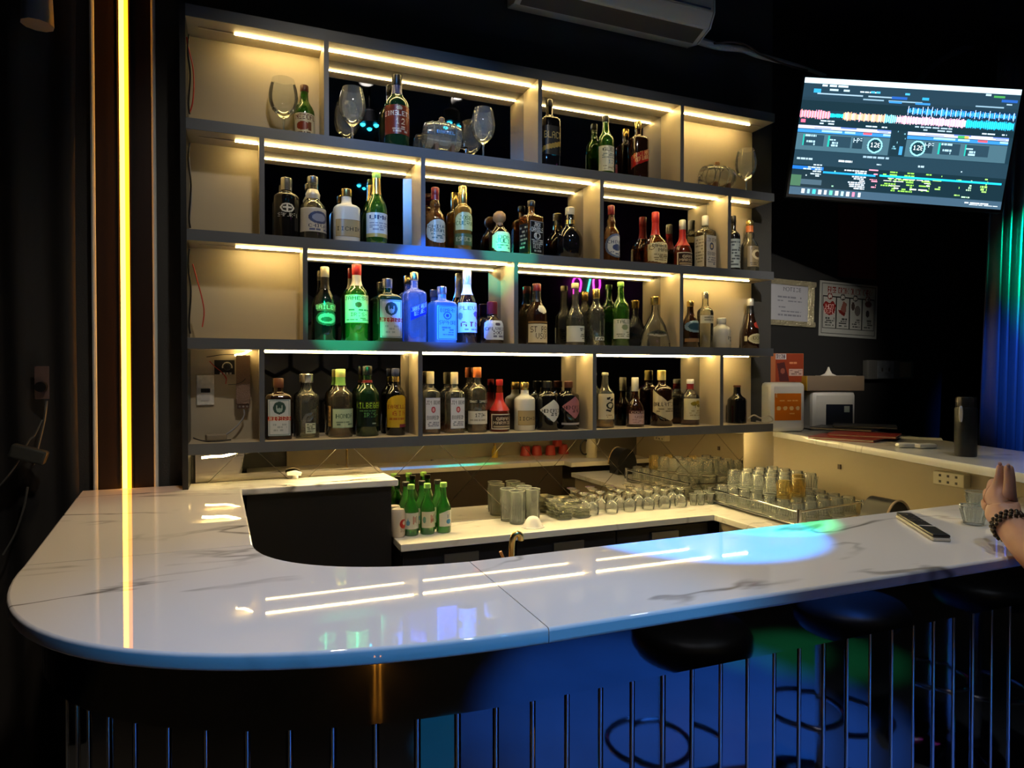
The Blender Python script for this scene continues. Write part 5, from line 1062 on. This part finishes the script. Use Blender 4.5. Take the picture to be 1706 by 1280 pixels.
box('sheet', 0, w1, -.004, 0, 0, h1, M('poster_sheet', (.4, .4, .39), .4), t); c.mesh('print', flat((0, -.0045, h1), (w1, 0, 0), (0, 0, -h1)), GLOSSP, t)
a, b = at_y(1283, 469, YW), at_y(1353, 538, YW); w1, h1 = b.x - a.x, a.z - b.z
t = thing('taped_notice', 'white paper notice taped to the dark wall beside the shelf end', 'notice', (a.x, YW, b.z)); t.rotation_euler = (0, R_(1.5), 0)
c = lab(70, 68, 'b0b2ba', ('text', 'NOTICE', .5, .16, '5a5c66', .42), ('scribble', .14, .34, .72, .42, '7a7c88', 1, 3, .9), ('scribble', .14, .44, .72, .5, '7a7c88', 1, 4, .9), ('scribble', .14, .60, .35, .66, '7a7c88', 1, 5, .9), ('scribble', .18, .70, .72, .76, '7a7c88', 1, 6, .9), ('scribble', .14, .80, .72, .86, '7a7c88', 1, 7, .9))
box('sheet', 0, w1, -.003, 0, 0, h1, M('poster_sheet2', (.5, .5, .52), .5), t); c.mesh('print', flat((0, -.0035, h1), (w1, 0, 0), (0, 0, -h1)), PAPER, t)
tape = M('crinkled_clear_tape', (.60, .54, .36), .18, .55, bump=1.0, bscale=90)
for (x0, x1, z0, z1) in ((-.07, w1 + .02, h1 - .012, h1 + .022), (-.07, w1 + .02, -.022, .012), (w1 - .05, w1 + .008, .0, h1)):
    m = MB(); nx_, nz_ = 16, 4; vs = []; rr = random.Random(int((x0 + x1) * 100))
    for j in range(nz_ + 1):
        for i in range(nx_ + 1): vs.append((x0 + (x1 - x0) * i / nx_, -.0055 - rr.random() * .006, z0 + (z1 - z0) * j / nz_))
    m.add(vs, [(j * (nx_ + 1) + i, j * (nx_ + 1) + i + 1, (j + 1) * (nx_ + 1) + i + 1, (j + 1) * (nx_ + 1) + i) for j in range(nz_) for i in range(nx_)]); m.build('tape', tape, t)
a, b = at_y(1396, 340, YW), at_y(1459, 466, YW)
tag(box('red_banner', a.x, b.x, YW - .006, YW, b.z, a.z, M('dark_red_cloth', (.09, .012, .012), .7)), 'dark red cloth strip hanging below the screen', 'banner')
a, b = at_y(1436, 600, YW), at_y(1512, 632, YW)
t = thing('wall_socket', 'clear-fronted double wall socket box on the dark wall', 'power socket', ((a.x + b.x) / 2, YW, (a.z + b.z) / 2)); hx, hz = (b.x - a.x) / 2, (a.z - b.z) / 2
box('box', -hx, hx, -.05, 0, -hz, hz, M('grey_socket_box', (.16, .16, .15), .2, coat=.6), t, bevel=.01)
box('socket_face', -hx * .62, hx * .08, -.054, -.050, -hz * .9, hz * .9, M('silver_face', (.42, .46, .50), .25, .5, var=.4, vscale=30), t)
box('brown_face', hx * .35, hx * .85, -.054, -.050, -hz * .8, hz * .8, M('copper_face', (.34, .24, .17), .35), t)
for k in (-.42, -.12):
    box('slot', hx * k - .008, hx * k + .008, -.0545, -.054, -.012, .012, M('dark_slot', (.05, .04, .03), .5), t)
MB().tube([(hx * .55 + .02 * math.cos(a_) * 2.2, -.02, hz + .03 * math.sin(a_)) for a_ in np.linspace(0, math.pi, 11)], .004, 6).build('cord_loop', BLKW, t, smooth=60)
# curtain of shiny fabric beyond the side shelf
drape('curtain', 4.50, 5.9, 2.80, .02, 3.7, M('satin_fabric', (.30, .32, .36), .26, .8), .085, .05, 'shiny pleated metallic curtain lit green and blue beyond the side shelf', 'curtain', -.22, 11, 12)
# ================================================================== air conditioner, pipes, speaker
a = at_y(1168, 10, 2.80); xr = 2.24; zb = 3.235
ac = thing('air_conditioner', 'white split air conditioner high on the wall above the shelving', 'air conditioner', (0, 0, 0))
prof = [(2.985, zb + .02), (2.90, zb), (2.80, zb + .035), (2.765, zb + .10), (2.765, zb + .24), (2.79, zb + .29), (2.985, zb + .29)]
n = len(prof); xl = xr - 1.05
MB().add([(xl, y, z) for y, z in prof] + [(xr - .02, y, z) for y, z in prof], [tuple(range(n))[::-1], tuple(range(n, 2 * n))] + [(i, (i + 1) % n, n + (i + 1) % n, n + i) for i in range(n)]).build('body', M('ac_white', (.80, .77, .68), .4), ac, bevel=.006)
MB().add([(xr - .02, y, z) for y, z in prof] + [(xr, y + (.012 if y < 2.97 else 0), z + (.01 if z < zb + .15 else -.01)) for y, z in prof], [tuple(range(n, 2 * n))] + [(i, (i + 1) % n, n + (i + 1) % n, n + i) for i in range(n)]).build('end_cap', M('ac_cap', (.80, .80, .78), .35), ac)
MB().add([(xl + .03, 2.893, zb - .001), (xr - .05, 2.893, zb - .001), (xr - .05, 2.808, zb + .029), (xl + .03, 2.808, zb + .029), (xl + .03, 2.897, zb + .006), (xr - .05, 2.897, zb + .006), (xr - .05, 2.812, zb + .036), (xl + .03, 2.812, zb + .036)], [(3, 2, 1, 0), (4, 5, 6, 7), (0, 1, 5, 4), (1, 2, 6, 5), (2, 3, 7, 6), (3, 0, 4, 7)]).build('louvre', M('ac_louvre', (.16, .13, .10), .5), ac)
box('blue_trim', xl + .02, xr - .04, 2.7615, 2.765, zb + .11, zb + .118, M('ac_trim', (.10, .13, .20), .3), ac)
PIPE = M('wrapped_pipe', (.62, .66, .68), .5, bump=.5, bscale=60)
tag(MB().tube(smooth_path([at_y(x, y, 2.94) for x, y in ((1142, 58), (1165, 68), (1200, 78), (1235, 82), (1262, 92), (1300, 102), (1335, 112), (1375, 126))], 5), [.022 - .00035 * k for k in range(36)], 10).build('wrapped_pipe', PIPE, smooth=60), 'grey wrapped refrigerant pipe running from the air conditioner', 'pipe')
tag(MB().tube(smooth_path([at_y(x, y, 2.91) for x, y in ((1190, 72), (1220, 70), (1245, 76), (1270, 92), (1310, 108), (1345, 118))], 5), .006, 6).build('loose_cable', M('brown_cable', (.10, .07, .06), .5), smooth=60), 'loose brown cable along the wrapped pipe', 'cable')
tag(MB().tube(smooth_path([at_y(x, y, 3.1) for x, y in ((1528, 140), (1545, 118), (1575, 95), (1615, 78), (1660, 66), (1706, 57), (1760, 52))], 6), .022, 10).build('corrugated_hose', M('grey_hose', (.10, .105, .11), .5), smooth=60), 'grey corrugated hose arching above the screen', 'hose')
p = at_y(1475, 20, 3.2); t = thing('loudspeaker', 'black loudspeaker with small silver emblem above the screen', 'loudspeaker', (p.x, 3.2, p.z - .16))
box('cabinet', -.17, .17, .012, .18, -.05, .33, BLACKPL, t, bevel=.008); box('grille', -.15, .15, 0, .0125, -.03, .31, M('speaker_grille', (.010, .010, .011), .7, bump=.5, bscale=400), t)
c = lab(40, 26, None, ('poly', [(.36, .0), (.42, .0), (.5, .16), (.58, .0), (.64, .0), (.56, .28), (.64, .58), (.58, .58), (.5, .42), (.42, .58), (.36, .58), (.44, .28)], '9ab0c8'), ('scribble', .08, .72, .92, .98, '6a7078', 1, 3, .9))
c.mesh('emblem', flat((-.075, -.001, .21), (.15, 0, 0), (0, 0, -.09)), PAPER, t)
p = at_y(1622, 45, 3.0); t = thing('ceiling_bracket', 'dark spotlight bracket near the ceiling beside the screen', 'bracket', p)
MB().lathe([(.03, -.03), (.034, 0), (.03, .03)], 14).build('clamp', M('dark_metal', (.05, .05, .055), .4, .6), t, smooth=40); MB().bar((0, 0, 0), (.30, .02, .10), .010).build('arm', MATS['dark_metal'], t, smooth=40); box('head', .28, .42, -.06, .06, .08, .18, M('grey_head', (.10, .11, .14), .5), t, bevel=.01)
# ================================================================== left side bits
a, b = at_y(58, 610, 2.86), at_y(83, 665, 2.86)
t = thing('wall_socket', 'pinkish socket plate with black plug on the dark drape side', 'power socket', ((a.x + b.x) / 2, 2.862, (a.z + b.z) / 2)); hx, hz = (b.x - a.x) / 2, (a.z - b.z) / 2
box('plate', -hx, hx, -.012, 0, -hz, hz, M('dim_plate', (.16, .10, .085), .5), t, bevel=.003); k_ = MB().lathe([(.02, 0), (.018, .02)], 14).build('plug', BLACKPL, t, smooth=40); k_.rotation_euler = (R_(90), 0, 0); k_.location = (0, -.012, -.015)
wire('grey lead hanging from the socket plate', [(78, 668), (74, 700), (66, 735), (56, 775)], 2.80, .004, M('dim_lead', (.14, .14, .13), .5), 'hanging_lead', 'cable')
wire('second grey lead looping down to the floor', [(70, 700), (58, 725), (48, 735), (30, 770), (8, 800), (-20, 830)], 2.80, .003, MATS['dim_lead'], 'hanging_lead', 'cable')
wire('thin grey lead lower on the drape', [(46, 812), (40, 845), (25, 890), (5, 925)], 2.82, .004, MATS['dim_lead'], 'hanging_lead', 'cable')
p = at_y(48, 757, 2.80); t = tag(box('power_brick', -.055, .055, -.02, .02, -.025, .025, M('dim_brick', (.055, .06, .055), .5), bevel=.008), 'dark grey power brick hanging on its lead', 'power brick'); t.location = (p.x, 2.80, p.z); t.rotation_euler = (0, R_(18), 0)
a = at_y(62, 8, 2.80); t = thing('wall_lamp', 'pale hanging cloth shade at the top of the drape', 'lamp', (a.x, 2.80, a.z))
MB().lathe([(.05, -.07), (.045, .05), (.03, .25)], 10).build('shade', M('pale_shade', (.16, .17, .19), .6), t, smooth=50); MB().bar((0, 0, .2), (0, 0, CEIL - a.z), .004).build('cord', BLKW, t)
# ================================================================== on the bar: remote, glass, arm
p = at_z(1535, 882, BZ); q = at_z(1503, 862, BZ); q2 = at_z(1566, 901, BZ); ang = math.atan2(q2.y - q.y, q2.x - q.x); L = (q2 - q).length
t = thing('remote_control', 'black remote control with white edge lying on the marble bar', 'remote control', (p.x, p.y, BZ + .0005), ang)
box('underside', -L / 2, L / 2, -.022, .022, 0, .010, M('white_edge', (.55, .52, .44), .4), t, bevel=.004); box('top', -L / 2 + .002, L / 2 - .002, -.0215, .0215, .0095, .018, BLACKPL, t, bevel=.004)
box('band', L * .12, L * .15, -.0205, .0205, .0178, .0186, M('pale_band', (.6, .6, .6), .4), t)
for i in range(5):
    for j in (-1, 0, 1): box('button', -L * .38 + i * .022, -L * .38 + i * .022 + .010, j * .012 - .004, j * .012 + .004, .0178, .0192, M('dark_button', (.05, .05, .055), .4), t)
for k, (px, py, lb) in enumerate([(1622, 868, 'clear ribbed cup on the bar beside the hand'), (1628, 842, 'clear cup at the inner bar edge behind the hand')]):
    p = at_z(px, py + 6, BZ); t = thing('clear_cup', lb, 'glass', (p.x, p.y, BZ), 0, 'clear cups on the bar'); tumbler(t, .026, .034, .055, GLASS, 18)
# person's arm: one continuous skin
def limb():
    V = []; E_ = []; Rr = []
    def add(px, py, d, r, par=None):
        V.append(at_d(px, py, d * .92)); Rr.append(r * .92); i = len(V) - 1
        if par is not None: E_.append((par, i))
        return i
    elbow = add(1880, 1060, 1.45, .060); a1 = add(1800, 985, 1.56, .058, elbow); a2 = add(1738, 930, 1.66, .054, a1); a3 = add(1700, 896, 1.74, .045, a2)
    wr = add(1676, 868, 1.80, .036, a3); pb = add(1670, 848, 1.83, .036, wr); pc = add(1664, 828, 1.845, .031, pb)
    # fingers: index up against the thumb, the others folded
    k1 = add(1664, 810, 1.85, .0165, pc); i1 = add(1665, 798, 1.85, .0125, k1); i2 = add(1667, 785, 1.848, .0115, i1); i3 = add(1666, 773, 1.85, .0095, i2)
    th0 = add(1682, 834, 1.82, .0200, pb); th1 = add(1682, 814, 1.815, .0160, th0); th2 = add(1682, 794, 1.815, .0140, th1); th3 = add(1680, 774, 1.818, .0115, th2)
    k2 = add(1653, 818, 1.865, .0165, pc); m1 = add(1653, 804, 1.890, .0125, k2); m2 = add(1661, 804, 1.910, .0110, m1); m3 = add(1667, 812, 1.905, .0092, m2)
    k3 = add(1647, 831, 1.880, .0160, pc); r1 = add(1645, 819, 1.910, .0120, k3); r2_ = add(1653, 819, 1.930, .0105, r1); r3 = add(1661, 826, 1.925, .0088, r2_)
    k4 = add(1645, 846, 1.885, .0150, pb); p1 = add(1640, 836, 1.915, .0105, k4); p2 = add(1648, 836, 1.935, .0095, p1); p3 = add(1655, 842, 1.930, .0080, p2)
    me = bpy.data.meshes.new('person'); me.from_pydata([tuple(v) for v in V], E_, []); o = bpy.data.objects.new('person', me); COL.objects.link(o)
    sk = o.modifiers.new('skin', 'SKIN'); sk.use_smooth_shade = True
    if not me.skin_vertices: me.skin_vertices.new()
    for i, s_ in enumerate(me.skin_vertices[0].data): s_.radius = (Rr[i], Rr[i]); s_.use_root = (i == elbow)
    o.modifiers.new('subdivision', 'SUBSURF').levels = 2; o.modifiers['subdivision'].render_levels = 2
    me.materials.append(M('skin', (.50, .26, .16), .5, subs=.15, var=.12, vscale=40)); return o
arm = tag(limb(), 'bare forearm and hand of a seated person raised over the bar', 'person')
w0 = at_d(1678, 870, 1.795 * .92); w1 = at_d(1700, 896, 1.74 * .92); ax = (w1 - w0).normalized(); e1 = ax.orthogonal().normalized(); e2 = ax.cross(e1); br = None
for j in range(3):
    for k in range(20):
        a = 2 * math.pi * (k + .5 * (j % 2)) / 20; p = w0 + ax * (.002 + .010 * j) + (e1 * math.cos(a) + e2 * math.sin(a)) * (.0368 + .0017 * j)
        if br is None: br = MB().lathe([(.001, -.0052), (.0040, -.0032), (.0052, 0), (.0040, .0032), (.001, .0052)], 8).build('bracelet_bead', M('dark_bead', (.06, .045, .03), .3, .5), arm, smooth=60); o = br
        else: o = br.copy(); COL.objects.link(o)
        o.location = p
for k, (px, py, d) in enumerate([(1666, 773, 1.8395 * .92), (1680, 776, 1.8065 * .92)]):
    p = at_d(px, py, d); o = MB().lathe([(.0055, 0), (.0045, .0012), (.001, .0018)], 10).build('fingernail', M('nail', (.62, .36, .28), .3), arm, smooth=50); o.location = p; o.rotation_euler = (R_(80), 0, -PSI)
# ================================================================== bar stools in front of the bar (seen in the polished front)
def stool(label, x, y):
    t = thing('bar_stool', label, 'bar stool', (x, y, 0), 0, 'bar stools along the bar front')
    MB().lathe([(.20, 0), (.20, .012), (.05, .03), (.028, .05)], 28).build('base', CHROME, t, smooth=40)
    MB().bar((0, 0, .03), (0, 0, .64), .026, 14).build('column', CHROME, t, smooth=40)
    MB().tube([(.15 * math.cos(a), .15 * math.sin(a), .30) for a in np.linspace(0, 6.2832, 29)[:-1]], .010, 8, True).build('foot_ring', CHROME, t, smooth=60)
    MB().lathe([(.06, .62), (.17, .64), (.19, .67), (.19, .71), (.17, .735), (.05, .74)], 28).build('seat', M('black_leather', (.015, .014, .014), .4), t, smooth=50)
    n = 16; vs = []
    for rr in (.175, .195):
        for z in (.73, .90):
            for k in range(n + 1): a = math.pi * (1.15 + .7 * k / n); vs.append((rr * math.cos(a), rr * math.sin(a), z))
    q = n + 1; fs = []
    for k in range(n): fs += [(k, k + 1, q + k + 1, q + k), (2 * q + k + 1, 2 * q + k, 3 * q + k, 3 * q + k + 1), (q + k, q + k + 1, 3 * q + k + 1, 3 * q + k), (k + 1, k, 2 * q + k, 2 * q + k + 1)]
    mesh_obj('backrest', vs, fs, MATS['black_leather'], t, 50)
    MB().tube([(.185 * math.cos(a), .185 * math.sin(a), .91) for a in np.linspace(R_(205), R_(335), 14)], .007, 6).build('rail', CHROME, t, smooth=60)
stool('black leather bar stool with chrome column nearest the rounded bar corner', 1.30, .42)
stool('black leather bar stool with chrome column in the middle of the bar', 1.95, .45)
stool('black leather bar stool with chrome column beside the seated person', 2.65, .45)
# ================================================================== lamp housings overhead; downlights and track spots are added, unseen
for k, (x, y) in enumerate(DOWN):
    t = thing('downlight', ['recessed ceiling downlight above the bar corner', 'recessed ceiling downlight above the middle of the bar', 'recessed ceiling downlight above the far end of the bar'][k], 'ceiling light', (x, y, CEIL), 0, 'ceiling downlights over the bar')
    MB().lathe([(.055, -.055), (.06, 0), (.075, 0), (.075, -.006), (.062, -.008)], 20, cap0=False, cap1=False).build('ring', STEEL, t, smooth=40)
    MB().lathe([(.050, -.012), (.050, -.010)], 20).build('lens', M('downlight_lens', (.8, .8, .75), .4, emit=(1, .92, .8), estr=3), t)
for k, (x, y, z) in enumerate(HEADS):
    t = thing('party_light', ['party light hanging over the bar front', 'party light hanging over the bar near the corner', 'party light hanging behind the viewer', 'party light hanging over the far stools', 'party light hanging over the open floor'][k], 'stage light', (x, y, z), R_(40 * k), 'coloured party lights')
    MB().lathe([(.02, .02), (.07, .05), (.075, .13), (.04, .16)], 20, cap0=False).build('housing', BLACKPL, t, smooth=40)
    MB().bar((0, 0, .15), (0, 0, CEIL - z), .012).build('hanger', BLACKPL, t, smooth=40)
    for j in range(3):
        a = 2.1 * j; o = MB().lathe([(.004, -.012), (.016, -.004), (.020, .006)], 14).build('lens', M('cyan_lens', (.1, .6, .8), .2, emit=(.02, .65, 1.0), estr=9), t, smooth=60); o.location = (.058 * math.cos(a), .058 * math.sin(a), .030)

for k, (x, y) in enumerate(SHELFWASH):
    t = thing('track_spotlight', ['small black track spotlight aimed at the shelving near the pilaster', 'small black track spotlight aimed at the middle of the shelving', 'small black track spotlight aimed at the notices from over the open floor'][k], 'spotlight', (x, y, CEIL - .16), 0, 'track spotlights under the ceiling')
    MB().lathe([(.035, .012), (.04, .03), (.04, .10), (.02, .12)], 18, cap0=False).build('can', BLACKPL, t, smooth=40); MB().bar((0, 0, .11), (0, 0, .16), .008).build('stem', BLACKPL, t, smooth=40)
    MB().lathe([(.033, .020), (.033, .022)], 18).build('lens', MATS['downlight_lens'], t)
# column behind the viewer with two orange light lines (seen in the polished apron)
t = thing('light_column', 'dark round column with two short orange light lines near the floor facing the bar', 'column', (-.22, -1.45, 0))
MB().lathe([(.15, 0), (.15, CEIL)], 28).build('shaft', BROWNPANEL, t, smooth=40)
for x in (-.03, .03): box('light_line', x - .006, x + .006, .150, .158, .0, .30, LEDO, t)
# magenta and green neon on the opposite wall (seen in the third shelf mirrors)
t = thing('neon_sign', 'magenta and green neon sign on the wall opposite the bar', 'neon sign', (0, 0, 0))
for nm, pts, colr in (('magenta_tube', [(955, 490), (955, 468), (962, 462), (968, 470), (966, 486)], (1, .05, .8)), ('green_tube', [(978, 490), (981, 476), (984, 462)], (.05, 1, .5)), ('magenta_tube', [(990, 488), (989, 466), (998, 462), (999, 480), (992, 486)], (1, .05, .8))):
    MB().tube(smooth_path([mirrored_y(x, y, -4.04) for x, y in pts], 5), .016, 6).build(nm, M('neon_' + nm, (.5, .5, .5), .4, emit=colr, estr=3), t, smooth=60)
